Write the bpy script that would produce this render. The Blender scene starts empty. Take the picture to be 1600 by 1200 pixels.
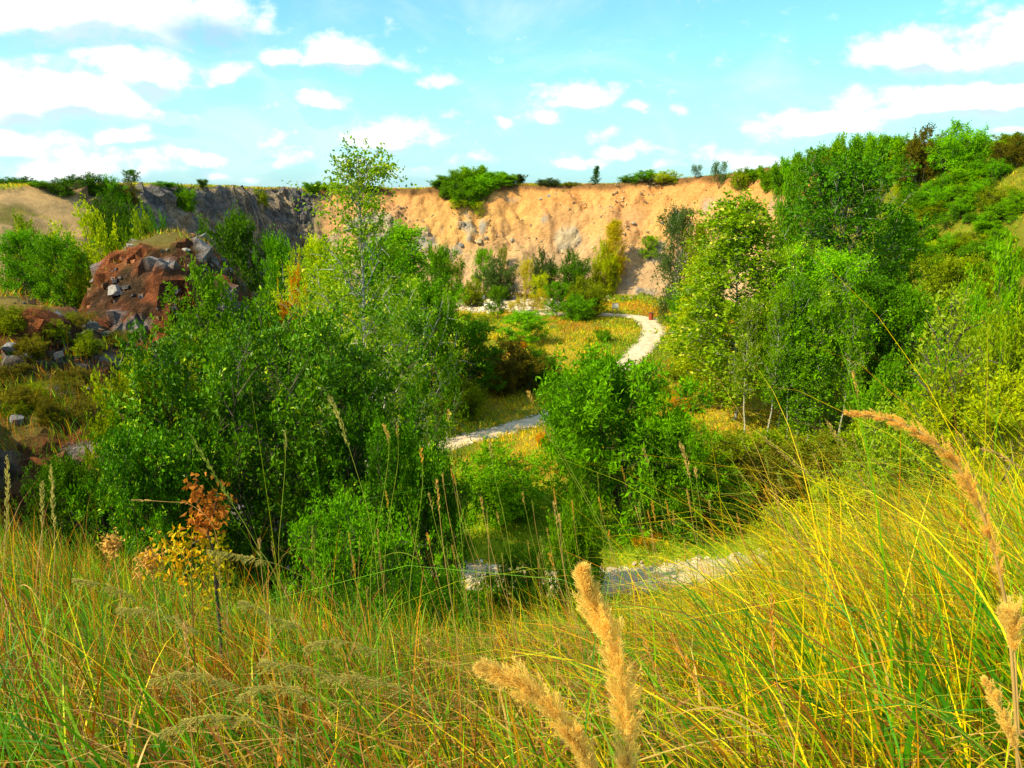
import bpy, math, random
import numpy as np
from mathutils import Vector

SC = bpy.context.scene
COL = SC.collection
R = np.random.default_rng(7)
random.seed(7)

# ------------------------------------------------------------------ camera, sky, sun, exposure
PITCH = math.radians(13.7)
FPX = 1232.0
CAM = np.array([0.0, 0.0, 16.0])
cd = bpy.data.cameras.new('camera')
cam = bpy.data.objects.new('camera', cd)
COL.objects.link(cam)
cam.location = CAM
cam.rotation_euler = (math.radians(90) - PITCH, 0, 0)
cd.sensor_width = 36
cd.lens = 36 * FPX / 1600
cd.clip_start = 0.05
cd.clip_end = 9000
SC.camera = cam

SUN_DIR = Vector((-0.74, -0.40, 0.80)).normalized()
SUN_EL = math.asin(SUN_DIR.z)
sd = bpy.data.lights.new('sun', 'SUN')
sd.energy = 5.0
sd.angle = math.radians(0.5)
sd.color = (1.0, 0.87, 0.53)
sun = bpy.data.objects.new('sun', sd)
COL.objects.link(sun)
sun.rotation_euler = SUN_DIR.to_track_quat('Z', 'Y').to_euler()
sun.location = (-60, -20, 80)

SC.view_settings.view_transform = 'Standard'
SC.view_settings.look = 'None'
SC.view_settings.gamma = 1
SC.view_settings.use_curve_mapping = False
SC.view_settings.exposure = 0.66
SC.cycles.max_bounces = 6
SC.cycles.diffuse_bounces = 3
SC.cycles.transmission_bounces = 3
SC.cycles.glossy_bounces = 2
SC.cycles.use_denoising = True


def ray(u, v):
    a = (u - 800) / FPX
    b = (600 - v) / FPX
    cp, sp = math.cos(PITCH), math.sin(PITCH)
    return np.array([a, cp + b * sp, -sp + b * cp])


def at(u, v, Y):
    """world point on the sight line through (u, v) at distance Y along the ground"""
    d = ray(u, v)
    return CAM + d * (Y / d[1])


def skydir(u, v):
    d = ray(u, v)
    d = d / np.linalg.norm(d)
    return math.atan2(d[0], d[1]), math.asin(d[2])


# ------------------------------------------------------------------ node helpers
class NT:
    def __init__(s, tree):
        s.t = tree
        s.n = tree.nodes
        s.l = tree.links

    def node(s, typ, **kw):
        n = s.n.new(typ)
        for k, v in kw.items():
            setattr(n, k, v)
        return n

    def put(s, sock, val):
        if hasattr(val, 'links'):
            s.l.new(val, sock)
        elif val is not None:
            if hasattr(sock.default_value, '__len__') and not hasattr(val, '__len__'):
                val = (val,) * len(sock.default_value)
            if hasattr(sock.default_value, '__len__') and len(sock.default_value) == 4 and len(val) == 3:
                val = tuple(val) + (1,)
            sock.default_value = val

    def math(s, op, a, b=None, c=None, clamp=False):
        n = s.node('ShaderNodeMath', operation=op, use_clamp=clamp)
        s.put(n.inputs[0], a)
        s.put(n.inputs[1], b)
        s.put(n.inputs[2], c)
        return n.outputs[0]

    def vmath(s, op, a, b=None):
        n = s.node('ShaderNodeVectorMath', operation=op)
        s.put(n.inputs[0], a)
        s.put(n.inputs[1], b)
        return n.outputs['Value'] if op == 'LENGTH' else n.outputs[0]

    def mix(s, f, a, b, blend='MIX'):
        n = s.node('ShaderNodeMix', data_type='RGBA', blend_type=blend)
        s.put(n.inputs[0], f)
        s.put(n.inputs[6], a)
        s.put(n.inputs[7], b)
        return n.outputs[2]

    def noise(s, vec, scale, detail=4, rough=0.55, dist=0.0):
        n = s.node('ShaderNodeTexNoise')
        s.put(n.inputs['Vector'], vec)
        n.inputs['Scale'].default_value = scale
        n.inputs['Detail'].default_value = detail
        n.inputs['Roughness'].default_value = rough
        n.inputs['Distortion'].default_value = dist
        return n

    def ramp(s, f, lo, hi, smooth=True):
        n = s.node('ShaderNodeMapRange', clamp=True)
        if smooth:
            n.interpolation_type = 'SMOOTHSTEP'
        s.put(n.inputs[0], f)
        n.inputs[1].default_value = lo
        n.inputs[2].default_value = hi
        return n.outputs[0]


def new_mat(name):
    m = bpy.data.materials.new(name)
    m.use_nodes = True
    m.node_tree.nodes.clear()
    t = NT(m.node_tree)
    out = t.node('ShaderNodeOutputMaterial')
    return m, t, out


# ------------------------------------------------------------------ world: sky with clouds
W = bpy.data.worlds.new('World')
SC.world = W
W.use_nodes = True
W.node_tree.nodes.clear()
w = NT(W.node_tree)
sky = w.node('ShaderNodeTexSky', sky_type='NISHITA', sun_disc=False)
sky.sun_elevation = SUN_EL
sky.sun_rotation = math.atan2(SUN_DIR.x, SUN_DIR.y)
sky.air_density = 1.0
sky.dust_density = 1.2
sky.ozone_density = 1.0
skyc = w.mix(1.0, sky.outputs[0], (1.25, 2.25, 2.35), 'MULTIPLY')
tc = w.node('ShaderNodeTexCoord')
sep = w.node('ShaderNodeSeparateXYZ')
w.l.new(tc.outputs['Generated'], sep.inputs[0])
az = w.math('ARCTAN2', sep.outputs[0], sep.outputs[1])
el = w.math('ARCSINE', sep.outputs[2])
comb = w.node('ShaderNodeCombineXYZ')
w.l.new(az, comb.inputs[0])
w.l.new(w.math('MULTIPLY', el, 1.5), comb.inputs[1])
nz1 = w.noise(comb.outputs[0], 9.0, 5, 0.55)
nz2 = w.noise(comb.outputs[0], 30.0, 4, 0.6)
off = w.vmath('SUBTRACT', nz1.outputs['Color'], (0.5, 0.5, 0.5))
off = w.vmath('MULTIPLY', off, (0.10, 0.055, 0))
ae = w.node('ShaderNodeCombineXYZ')
w.l.new(az, ae.inputs[0])
w.l.new(el, ae.inputs[1])
aep = w.vmath('ADD', ae.outputs[0], off)
# clouds: centre and half size in the photograph, strength
CLOUDS = [(150, 15, 190, 45, 1.1), (330, 20, 60, 40, .9), (60, 20, 120, 30, 1.), (405, 30, 24, 16, .8), (455, 82, 28, 14, 1.), (535, 82, 55, 20, 1.15),
          (215, 105, 75, 38, 1.1), (100, 150, 110, 34, 1.15), (20, 150, 80, 46, 1.1), (20, 220, 110, 30, .8), (365, 115, 34, 18, .9),
          (500, 162, 34, 12, 1.), (200, 205, 46, 20, .75), (300, 245, 36, 14, .85), (460, 240, 40, 16, .6), (605, 213, 66, 20, 1.1),
          (690, 222, 26, 10, .6), (675, 126, 34, 9, .8), (630, 95, 24, 20, .35), (745, 245, 26, 8, .6), (783, 198, 16, 8, .7),
          (895, 150, 44, 20, 1.05), (850, 185, 34, 14, .8), (985, 170, 22, 9, .9), (1062, 170, 14, 10, .5), (900, 248, 44, 10, .85),
          (970, 238, 46, 9, .8), (1440, 80, 66, 28, 1.2), (1570, 65, 60, 36, 1.2), (1400, 125, 30, 8, .4), (1290, 200, 80, 20, 1.1),
          (1400, 180, 60, 16, .8), (1500, 160, 120, 24, 1.15), (1590, 150, 60, 22, 1.1), (1140, 245, 70, 14, .75), (1580, 205, 50, 12, .6),
          (120, 255, 160, 26, .75), (640, 262, 90, 8, .35), (1520, 0, 70, 8, .4), (420, 215, 30, 9, .6), (345, 270, 60, 9, .5), (560, 250, 40, 8, .5), (1020, 262, 60, 6, .4), (700, 180, 24, 8, .4), (940, 215, 30, 8, .5), (250, 175, 40, 12, .6)]
def cloud_field(vec):
    dens = None
    for (u, v, hw, hh, s_) in CLOUDS:
        a0, e0 = skydir(u, v)
        k = .92 if u < 260 else .84
        d = w.vmath('SUBTRACT', vec, (a0, e0, 0))
        d = w.vmath('MULTIPLY', d, (FPX / hw * k, FPX / hh * k, 0))
        d = w.vmath('LENGTH', d)
        d = w.math('MULTIPLY_ADD', d, -s_ * 0.74, s_)
        dens = d if dens is None else w.math('MAXIMUM', dens, d)
    return dens


fld = w.noise(comb.outputs[0], 3.2, 6, 0.6)
away = w.ramp(w.math('ABSOLUTE', az), 0.62, 1.0)
dens = cloud_field(aep)
up_ = cloud_field(w.vmath('ADD', aep, (-.006, .016, 0)))
dens = w.math('MAXIMUM', dens, w.math('MULTIPLY', away, w.math('MULTIPLY_ADD', fld.outputs[0], 4.0, -1.9)))
wisp = w.math('MULTIPLY_ADD', nz2.outputs[0], 1.5, -0.75)
base_shade = w.ramp(w.math('SUBTRACT', up_, dens), 0.02, 0.30)
dens = w.math('ADD', dens, wisp)
cl = w.ramp(dens, 0.06, 0.84)
veil = w.noise(comb.outputs[0], 4.0, 5, 0.6, 0.8)
vl = w.math('MULTIPLY', w.ramp(veil.outputs[0], 0.42, 0.8), 0.42)
cl = w.math('MAXIMUM', cl, vl)
# undersides: shifted copy of the field for blue-grey bases
shade = w.noise(w.vmath('ADD', comb.outputs[0], (3.1, 0.02, 0)), 6.0, 4, 0.6)
a0, e0 = skydir(330, 50)
g = w.vmath('LENGTH', w.vmath('MULTIPLY', w.vmath('SUBTRACT', aep, (a0, e0, 0)), (FPX / 110, FPX / 34, 0)))
g = w.ramp(w.math('MULTIPLY_ADD', g, -1, 1.15), 0.0, 0.9)
shf = w.math('MAXIMUM', w.math('MAXIMUM', w.math('MULTIPLY', w.ramp(shade.outputs[0], 0.5, 0.75), 0.40), g), w.math('MULTIPLY', base_shade, .75))
cc = w.mix(shf, (13.0, 13.0, 13.0), (4.8, 7.6, 10.0))
hzn = w.ramp(el, -0.02, 0.20)
skyc = w.mix(w.math('MULTIPLY_ADD', hzn, -0.45, 0.45), skyc, (6.6, 11.0, 12.4))
fin = w.mix(cl, skyc, cc)
bg = w.node('ShaderNodeBackground')
w.l.new(fin, bg.inputs[0])
bg.inputs[1].default_value = 0.066
wo = w.node('ShaderNodeOutputWorld')
w.l.new(bg.outputs[0], wo.inputs[0])


# ------------------------------------------------------------------ numpy noise
def _hash(ix, iy, iz, seed=0):
    h = (ix.astype(np.int64) * 374761393 + iy.astype(np.int64) * 668265263 + iz.astype(np.int64) * 2147483647 + seed * 974634777) & 0xffffffff
    h = ((h ^ (h >> 13)) * 1274126177) & 0xffffffff
    h = ((h ^ (h >> 16)) * 2246822519) & 0xffffffff
    return ((h ^ (h >> 15)) & 0xffffff) / float(0xffffff)


def vnoise(x, y, z=None, seed=0):
    z = np.zeros_like(x) if z is None else z
    xi, yi, zi = np.floor(x), np.floor(y), np.floor(z)
    fx, fy, fz = x - xi, y - yi, z - zi
    fx, fy, fz = [f * f * (3 - 2 * f) for f in (fx, fy, fz)]
    r = 0
    for dx in (0, 1):
        for dy in (0, 1):
            for dz in (0, 1):
                wgt = (fx if dx else 1 - fx) * (fy if dy else 1 - fy) * (fz if dz else 1 - fz)
                r = r + wgt * _hash(xi + dx, yi + dy, zi + dz, seed)
    return r * 2 - 1


def fbm(x, y, z=None, sc=1.0, oc=4, seed=0, rough=0.5):
    r, a, n = 0, 1.0, 0
    for i in range(oc):
        k = sc * 2 ** i
        r = r + a * vnoise(x * k + 13.7 * i, y * k + 7.3 * i, None if z is None else z * k, seed + i)
        n += a
        a *= rough
    return r / n


def worley(x, y, z, seed=0):
    xi, yi, zi = np.floor(x), np.floor(y), np.floor(z)
    f1 = np.full_like(x, 9.0)
    f2 = np.full_like(x, 9.0)
    cid = np.zeros_like(x)
    for dx in (-1, 0, 1):
        for dy in (-1, 0, 1):
            for dz in (-1, 0, 1):
                cx, cy, cz = xi + dx, yi + dy, zi + dz
                px, py, pz = cx + _hash(cx, cy, cz, seed), cy + _hash(cx, cy, cz, seed + 1), cz + _hash(cx, cy, cz, seed + 2)
                d = np.sqrt((px - x) ** 2 + (py - y) ** 2 + (pz - z) ** 2)
                near = d < f1
                f2 = np.where(near, f1, np.minimum(f2, d))
                cid = np.where(near, _hash(cx, cy, cz, seed + 3), cid)
                f1 = np.where(near, d, f1)
    return f1, f2, cid


def sstep(a, b, x):
    t = np.clip((x - a) / (b - a), 0, 1)
    return t * t * (3 - 2 * t)


# ------------------------------------------------------------------ terrain height
BASE = np.array([(-9, 22), (3, 26), (14, 29), (22, 36), (27, 46), (29, 58), (32, 75), (34, 95), (34, 112), (27, 122), (12, 125),
                 (-4, 126), (-20, 127), (-33, 126), (-37, 115), (-34, 98), (-30, 82), (-24, 64), (-17, 50), (-12, 38), (-10, 29)], float)
RIM = np.array([(0, 1.2, 14.45), (6, 3.0, 14.7), (14, 8, 15.3), (26, 18, 17), (40, 34, 19.2), (50, 50, 19.3), (54, 66, 20.2), (53, 78, 20.9), (49, 86, 21.1),
                (44, 96, 21.0), (42, 108, 20.6), (39, 121, 19.3), (34, 130, 18.5), (26, 136, 17.9), (14, 139, 17.2), (2, 140, 17.0), (-8, 140.5, 16.4), (-20, 140, 16.3),
                (-33, 140, 16.2), (-41, 134, 16.4), (-41, 118, 16.6), (-44, 104, 16.6), (-47, 94, 16.7), (-50, 88, 16.7), (-54, 80, 16.5), (-60, 74, 16.2),
                (-56, 60, 16), (-42, 46, 14.4), (-30, 34, 14.0), (-20, 20, 14.0), (-10, 7, 14.3), (-4, 2.2, 14.4)], float)


def polydist(px, py, poly):
    n = len(poly)
    best = np.full(px.shape, 1e9)
    inside = np.zeros(px.shape, bool)
    hval = np.zeros(px.shape)
    for i in range(n):
        a, b = poly[i], poly[(i + 1) % n]
        ex, ey = b[0] - a[0], b[1] - a[1]
        t = np.clip(((px - a[0]) * ex + (py - a[1]) * ey) / (ex * ex + ey * ey), 0, 1)
        d = np.hypot(px - a[0] - t * ex, py - a[1] - t * ey)
        m = d < best
        best = np.where(m, d, best)
        if poly.shape[1] > 2:
            hval = np.where(m, a[2] + t * (b[2] - a[2]), hval)
        cond = ((a[1] > py) != (b[1] > py))
        with np.errstate(divide='ignore', invalid='ignore'):
            xs = (b[0] - a[0]) * (py - a[1]) / (b[1] - a[1] + 1e-12) + a[0]
        inside ^= cond & (px < xs)
    return best, inside, hval


def rimheight(px, py):
    wsum = 0
    hs = 0
    for r in RIM:
        ww = 1.0 / ((px - r[0]) ** 2 + (py - r[1]) ** 2 + 9) ** 2
        wsum = wsum + ww
        hs = hs + ww * r[2]
    return hs / wsum


# spurs on the left flank: centre, top height, radii, sharpness, turn
MOUNDS = [(-20.2, 45.5, 13.9, 5.4, 7.2, 2.0), (-33.0, 47, 9.6, 12, 9, 2.2), (-21.0, 30.5, 12.2, 9.5, 8.0, 2.0), (-16, 25, 9.6, 8, 9, 2.0)]


def height(px, py, detail=True):
    px = np.asarray(px, float)
    py = np.asarray(py, float)
    wx = px + 1.6 * fbm(px, py, sc=0.11, oc=3, seed=3)
    wy = py + 1.6 * fbm(px, py, sc=0.11, oc=3, seed=9) * sstep(8, 30, py)
    wy = wy + (fbm(px, py, sc=.33, oc=3, seed=13) * 1.3 + fbm(px, py, sc=1.1, oc=2, seed=14) * .35) * sstep(120, 134, py) * sstep(150, 143, py)
    dB, inB, _ = polydist(wx, wy, BASE)
    dR, inR, _ = polydist(wx, wy, RIM)
    zr = rimheight(px, py)
    t = dB / (dB + dR + 1e-6)
    t = np.where(inB, 0, t)
    t = np.where(inR, t, 1)
    far = sstep(105, 122, py) * sstep(-44, -34, px)
    tt = t * (1 - far) + far * (0.62 * t + 0.38 * sstep(0.0, 1.0, t) ** 1.2)
    tt = np.where(t >= 1, 1, tt)
    tt = sstep(0, 1, t) * 0.25 + tt * 0.75
    z = zr * tt
    z = z + np.where(inR, 0, -0.012 * dR * sstep(100, 140, py) + 0.0)
    for (cx, cy, zt, rx, ry, p) in MOUNDS:
        d = ((wx - cx) / rx) ** 2 + ((wy - cy) / ry) ** 2
        m = zt * np.clip(1 - d ** (p / 2) * 0.55, -2, 1)
        k = 1.3
        hgt = np.clip(0.5 + 0.5 * (m - z) / k, 0, 1)
        z = z * (1 - hgt) + m * hgt + k * hgt * (1 - hgt)
    if detail:
        slope = np.where(inB, 0.0, np.where(inR, 4 * t * (1 - t), 0.15))
        amp = 0.10 + 0.55 * slope * sstep(16, 40, py)
        z = z + fbm(px, py, sc=0.35, oc=4, seed=21) * amp
        z = z + fbm(px, py, sc=0.07, oc=3, seed=5) * 0.5 * sstep(10, 30, py) * sstep(0.3, 2, dB + 10 * (~inB))
    return z


def H1(x, y):
    return float(height(np.array([x]), np.array([y]))[0])


# ------------------------------------------------------------------ mesh helpers
def mesh_obj(name, verts, faces, mat, parent=None, smooth=False, attrs=None, mats=None, midx=None, loc=None):
    """faces: an (n,4) or (n,3) index array; attrs: {name: (domain, type, array)}"""
    verts = np.asarray(verts, np.float32)
    faces = np.asarray(faces, np.int32)
    me = bpy.data.meshes.new(name)
    nf, k = faces.shape
    me.vertices.add(len(verts))
    me.vertices.foreach_set('co', verts.ravel())
    me.loops.add(nf * k)
    me.loops.foreach_set('vertex_index', faces.ravel())
    me.polygons.add(nf)
    me.polygons.foreach_set('loop_start', np.arange(0, nf * k, k, dtype=np.int32))
    me.polygons.foreach_set('use_smooth', np.full(nf, smooth))
    for m in ([mat] if mats is None else mats):
        me.materials.append(m)
    if midx is not None:
        me.polygons.foreach_set('material_index', np.asarray(midx, np.int32))
    for an, (dom, typ, arr) in (attrs or {}).items():
        at_ = me.attributes.new(an, typ, dom)
        at_.data.foreach_set('color' if typ == 'FLOAT_COLOR' else 'value', np.asarray(arr, np.float32).ravel())
    me.update(calc_edges=True)
    o = bpy.data.objects.new(name, me)
    COL.objects.link(o)
    if parent is not None:
        o.parent = parent
    if loc is not None:
        o.location = loc
    return o


def tag(o, label=None, cat=None, group=None, kind=None):
    if label:
        o['label'] = label
    if cat:
        o['category'] = cat
    if group:
        o['group'] = group
    if kind:
        o['kind'] = kind
    return o


def empty(name, loc):
    o = bpy.data.objects.new(name, None)
    o.empty_display_size = 0.3
    o.location = loc
    COL.objects.link(o)
    return o


def unit(v):
    return v / (np.linalg.norm(v, axis=-1, keepdims=True) + 1e-9)


def tubes(paths, radii, sides=4):
    """paths (N,K,3), radii (N,K) -> verts, quads"""
    N, K, _ = paths.shape
    tan = np.gradient(paths, axis=1)
    tan = unit(tan)
    ref = np.where(np.abs(tan[..., 2:3]) > 0.9, np.array([1.0, 0, 0]), np.array([0, 0, 1.0]))
    s = unit(np.cross(tan, ref))
    t = np.cross(tan, s)
    a = np.arange(sides) * 2 * np.pi / sides
    ring = s[:, :, None, :] * np.cos(a)[None, None, :, None] + t[:, :, None, :] * np.sin(a)[None, None, :, None]
    v = paths[:, :, None, :] + ring * radii[:, :, None, None]
    idx = np.arange(N * K * sides).reshape(N, K, sides)
    nx = np.roll(idx, -1, axis=2)
    f = np.stack([idx[:, :-1], nx[:, :-1], nx[:, 1:], idx[:, 1:]], -1).reshape(-1, 4)
    return v.reshape(-1, 3), f


def merge(parts):
    vs, fs, o = [], [], 0
    for v, f in parts:
        vs.append(v)
        fs.append(f + o)
        o += len(v)
    return np.concatenate(vs), np.concatenate(fs)


def rdir(n, rng=R):
    return unit(rng.normal(size=(n, 3)))


def leaf_quads(pos, axis, nrm, length, width, fold=0.25):
    """rhombic leaves folded on the midrib"""
    n = len(pos)
    axis = unit(axis)
    side = unit(np.cross(axis, nrm))
    up = np.cross(side, axis)
    L = np.broadcast_to(np.asarray(length), (n,))[:, None]
    Wd = np.broadcast_to(np.asarray(width), (n,))[:, None]
    b = pos
    tip = pos + axis * L
    mid = pos + axis * L * 0.45 + up * Wd * fold
    v = np.stack([b, mid + side * Wd * .5, tip, mid - side * Wd * .5], 1).reshape(-1, 3)
    f = np.arange(n * 4).reshape(n, 4)
    return v, f


# ------------------------------------------------------------------ materials
def leaf_mat(name, dark, light, accent=None, acc=0.0, trans=0.34, rough=0.5, obvar=0.35, spec=.06):
    m, t, out = new_mat(name)
    at_ = t.node('ShaderNodeAttribute', attribute_name='rnd')
    oi = t.node('ShaderNodeObjectInfo')
    r = at_.outputs['Fac']
    gp = t.node('ShaderNodeNewGeometry')
    pt = t.noise(gp.outputs['Position'], .9, 3, .6)
    c = t.mix(t.math('ADD', t.math('MULTIPLY', r, .7), t.math('MULTIPLY_ADD', pt.outputs[0], 1.6, -.62), clamp=True), dark, light)
    if accent:
        c = t.mix(t.ramp(r, 1 - acc - .02, 1 - acc), c, accent)
    hsv = t.node('ShaderNodeHueSaturation')
    t.put(hsv.inputs['Hue'], t.math('MULTIPLY_ADD', oi.outputs['Random'], 0.05 * obvar, 0.5 - 0.025 * obvar))
    t.put(hsv.inputs['Value'], t.math('MULTIPLY_ADD', oi.outputs['Random'], obvar, 1 - obvar / 2))
    hsv.inputs['Saturation'].default_value = 1
    t.l.new(c, hsv.inputs['Color'])
    c = hsv.outputs[0]
    p = t.node('ShaderNodeBsdfPrincipled')
    t.l.new(c, p.inputs['Base Color'])
    p.inputs['Roughness'].default_value = rough
    p.inputs['Specular IOR Level'].default_value = spec
    tr = t.node('ShaderNodeBsdfTranslucent')
    t.l.new(t.mix(1.0, c, (1.9, 1.6, 0.5), 'MULTIPLY'), tr.inputs[0])
    mx = t.node('ShaderNodeMixShader')
    mx.inputs[0].default_value = trans
    t.l.new(p.outputs[0], mx.inputs[1])
    t.l.new(tr.outputs[0], mx.inputs[2])
    t.l.new(mx.outputs[0], out.inputs[0])
    return m


def bark_mat(name, c1, c2, band=False):
    m, t, out = new_mat(name)
    tcn = t.node('ShaderNodeTexCoord')
    mp = t.node('ShaderNodeMapping')
    mp.inputs['Scale'].default_value = (1, 1, 6) if band else (6, 6, 1)
    t.l.new(tcn.outputs['Object'], mp.inputs[0])
    n = t.noise(mp.outputs[0], 2.5, 5, 0.65)
    c = t.mix(t.ramp(n.outputs[0], .38 if not band else .56, .62), c1, c2)
    p = t.node('ShaderNodeBsdfPrincipled')
    t.l.new(c, p.inputs['Base Color'])
    p.inputs['Roughness'].default_value = .85
    bp = t.node('ShaderNodeBump')
    bp.inputs['Strength'].default_value = .5
    t.l.new(n.outputs[0], bp.inputs['Height'])
    t.l.new(bp.outputs[0], p.inputs['Normal'])
    t.l.new(p.outputs[0], out.inputs[0])
    return m


M = {}
M['dark'] = leaf_mat('leaf_dark_green', (.016, .062, .001), (.100, .260, .001), trans=.22)
M['green'] = leaf_mat('leaf_green', (.028, .105, .001), (.190, .420, .001), trans=.28)
M['bright'] = leaf_mat('leaf_bright_green', (.050, .170, .001), (.280, .540, .001))
M['poplar'] = leaf_mat('leaf_poplar', (.050, .140, .001), (.330, .520, .002), (.76, .74, .08), .12, rough=.42, spec=.12)
M['olive'] = leaf_mat('leaf_olive', (.065, .120, .001), (.310, .380, .002))
M['yellowgreen'] = leaf_mat('leaf_yellow_green', (.130, .230, .001), (.560, .640, .001))
M['yellow'] = leaf_mat('leaf_yellow', (.280, .270, .002), (.650, .560, .010))
M['gold'] = leaf_mat('leaf_gold', (.340, .150, .004), (.680, .380, .010))
M['orange'] = leaf_mat('leaf_orange', (.200, .060, .010), (.560, .210, .030))
M['greygreen'] = leaf_mat('leaf_grey_green', (.030, .080, .012), (.120, .200, .040))
M['brown'] = leaf_mat('leaf_brown', (.080, .085, .004), (.220, .190, .010))
M['privet'] = leaf_mat('leaf_privet', (.012, .058, .001), (.130, .330, .001), (.42, .60, .02), .14, rough=.4, trans=.2, spec=.12)
M['pear'] = leaf_mat('leaf_pear', (.110, .220, .002), (.360, .480, .008), (.62, .20, .02), .04, rough=.4, spec=.2)
M['bark'] = bark_mat('bark_brown', (.045, .032, .020), (.13, .095, .06))
M['birchbark'] = bark_mat('bark_birch', (.40, .37, .29), (.06, .05, .035), band=True)
M['greybark'] = bark_mat('bark_grey', (.16, .14, .11), (.33, .30, .24))


def blade_mat(name, trans=.3, rough=.5):
    m, t, out = new_mat(name)
    a = t.node('ShaderNodeAttribute', attribute_name='tint')
    p = t.node('ShaderNodeBsdfPrincipled')
    t.l.new(a.outputs['Color'], p.inputs['Base Color'])
    p.inputs['Roughness'].default_value = rough
    p.inputs['Specular IOR Level'].default_value = .3
    tr = t.node('ShaderNodeBsdfTranslucent')
    t.l.new(t.mix(1.0, a.outputs['Color'], (1.4, 1.25, .6), 'MULTIPLY'), tr.inputs[0])
    mx = t.node('ShaderNodeMixShader')
    mx.inputs[0].default_value = trans
    t.l.new(p.outputs[0], mx.inputs[1])
    t.l.new(tr.outputs[0], mx.inputs[2])
    t.l.new(mx.outputs[0], out.inputs[0])
    return m


M['blade'] = blade_mat('grass_blade')


def ground_mat(name, bump=.6, scale=1.0, fine=1.0, crack=False):
    m, t, out = new_mat(name)
    a = t.node('ShaderNodeAttribute', attribute_name='tint')
    geo = t.node('ShaderNodeNewGeometry')
    n1 = t.noise(geo.outputs['Position'], 1.7 * scale, 6, .65)
    n2 = t.noise(geo.outputs['Position'], 9 * scale, 5, .7)
    f = t.math('MULTIPLY_ADD', n1.outputs[0], .9 * fine, 1 - .45 * fine)
    f2 = t.math('MULTIPLY_ADD', n2.outputs[0], .7 * fine, 1 - .35 * fine)
    c = t.mix(1.0, a.outputs['Color'], t.math('MULTIPLY', f, f2), 'MULTIPLY')
    p = t.node('ShaderNodeBsdfPrincipled')
    p.inputs['Roughness'].default_value = .95
    p.inputs['Specular IOR Level'].default_value = .15
    h = t.math('ADD', t.math('MULTIPLY', n1.outputs[0], .6), t.math('MULTIPLY', n2.outputs[0], .25))
    if crack:
        vo = t.node('ShaderNodeTexVoronoi', feature='DISTANCE_TO_EDGE')
        t.l.new(t.vmath('ADD', geo.outputs['Position'], t.vmath('MULTIPLY', n1.outputs['Color'], (1.2, 1.2, 1.2))), vo.inputs['Vector'])
        vo.inputs['Scale'].default_value = 1.1
        e = t.ramp(vo.outputs['Distance'], 0, .08)
        h = t.math('ADD', h, t.math('MULTIPLY', e, .25))
    t.l.new(c, p.inputs['Base Color'])
    bp = t.node('ShaderNodeBump')
    bp.inputs['Strength'].default_value = bump
    bp.inputs['Distance'].default_value = .5
    t.l.new(h, bp.inputs['Height'])
    t.l.new(bp.outputs[0], p.inputs['Normal'])
    t.l.new(p.outputs[0], out.inputs[0])
    return m


M['ground'] = ground_mat('ground_earth', .5)
M['cliff'] = ground_mat('cliff_sand_rock', 1.0, 1.3, 1.25, crack=False)
M['rockface'] = ground_mat('rock_face', 1.0, 1.6, 1.0, crack=True)
M['gravel'] = ground_mat('gravel_path', .4, 4.0, .5)
M['stone'] = ground_mat('stone', .6, 3.0, .5)

# ------------------------------------------------------------------ terrain mesh
def axis(segs):
    out = [segs[0][0]]
    for a, b, s in segs:
        n = max(1, int(round((b - a) / s)))
        out += list(np.linspace(a, b, n + 1)[1:])
    return np.array(out)


XS = axis([(-3000, -400, 400), (-400, -110, 24), (-110, -64, 3), (-64, -36, .55), (-36, -8, .30), (-8, 30, .32), (30, 62, .6), (62, 110, 3), (110, 400, 24), (400, 3000, 400)])
YS = axis([(-600, -60, 60), (-60, -4, 4), (-4, 20, .35), (20, 52, .26), (52, 116, .6), (116, 146, .24), (146, 190, 3), (190, 500, 30), (500, 6000, 500)])
GX, GY = np.meshgrid(XS, YS)
GZ = height(GX, GY)
_, INB, _ = polydist(GX, GY, BASE)
dRg, INR, _ = polydist(GX, GY, RIM)
gy, gx = np.gradient(GZ, YS, XS)
SL = np.hypot(gx, gy)
NRM = np.stack([-gx, -gy, np.ones_like(gx)], -1)
NRM = unit(NRM)

# masks of what the slopes are made of
MU = 800 + FPX * GX / np.maximum(GY, 1) * 1.0
n_a = fbm(GX, GY, GZ, sc=.18, oc=4, seed=31)
n_b = fbm(GX, GY, GZ, sc=.6, oc=4, seed=37)
n_c = fbm(GX, GY, GZ, sc=.09, oc=3, seed=41)
steep = sstep(.55, .85, SL)
farcliff = np.where(GX > 22, sstep(100, 106, GY), sstep(108, 116, GY)) * sstep(-35, -31, GX + .0) * sstep(52, 46, GX) * sstep(147, 143, GY)
farcliff = farcliff * np.where(INR | (dRg < 1.5), 1, 0)
leftwall = (GX < -28) & (GX > -50) & (GY > 88) & (GY < 142) & (INR)
leftwall = leftwall * (1 - farcliff) * sstep(.5, .8, SL)
leftsand = sstep(58, 64, GY) * sstep(93, 88, GY) * sstep(-28, -34, GX) * sstep(-80, -66, GX) * sstep(.28, .5, SL + .1 * n_b) * np.where(INR | (dRg < 2.5), 1, 0)
mnd = np.zeros_like(GX)
for (cx, cy, zt, rx, ry, p) in MOUNDS:
    mnd = np.maximum(mnd, sstep(1.7, 1.0, np.sqrt(((GX - cx) / rx) ** 2 + ((GY - cy) / ry) ** 2)))
mnd = mnd * sstep(.45, .8, SL + .25 * n_b)


def lerp(a, b, f):
    return a * (1 - f[..., None]) + b * f[..., None]


C = lambda *a: np.array(a, float)
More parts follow.
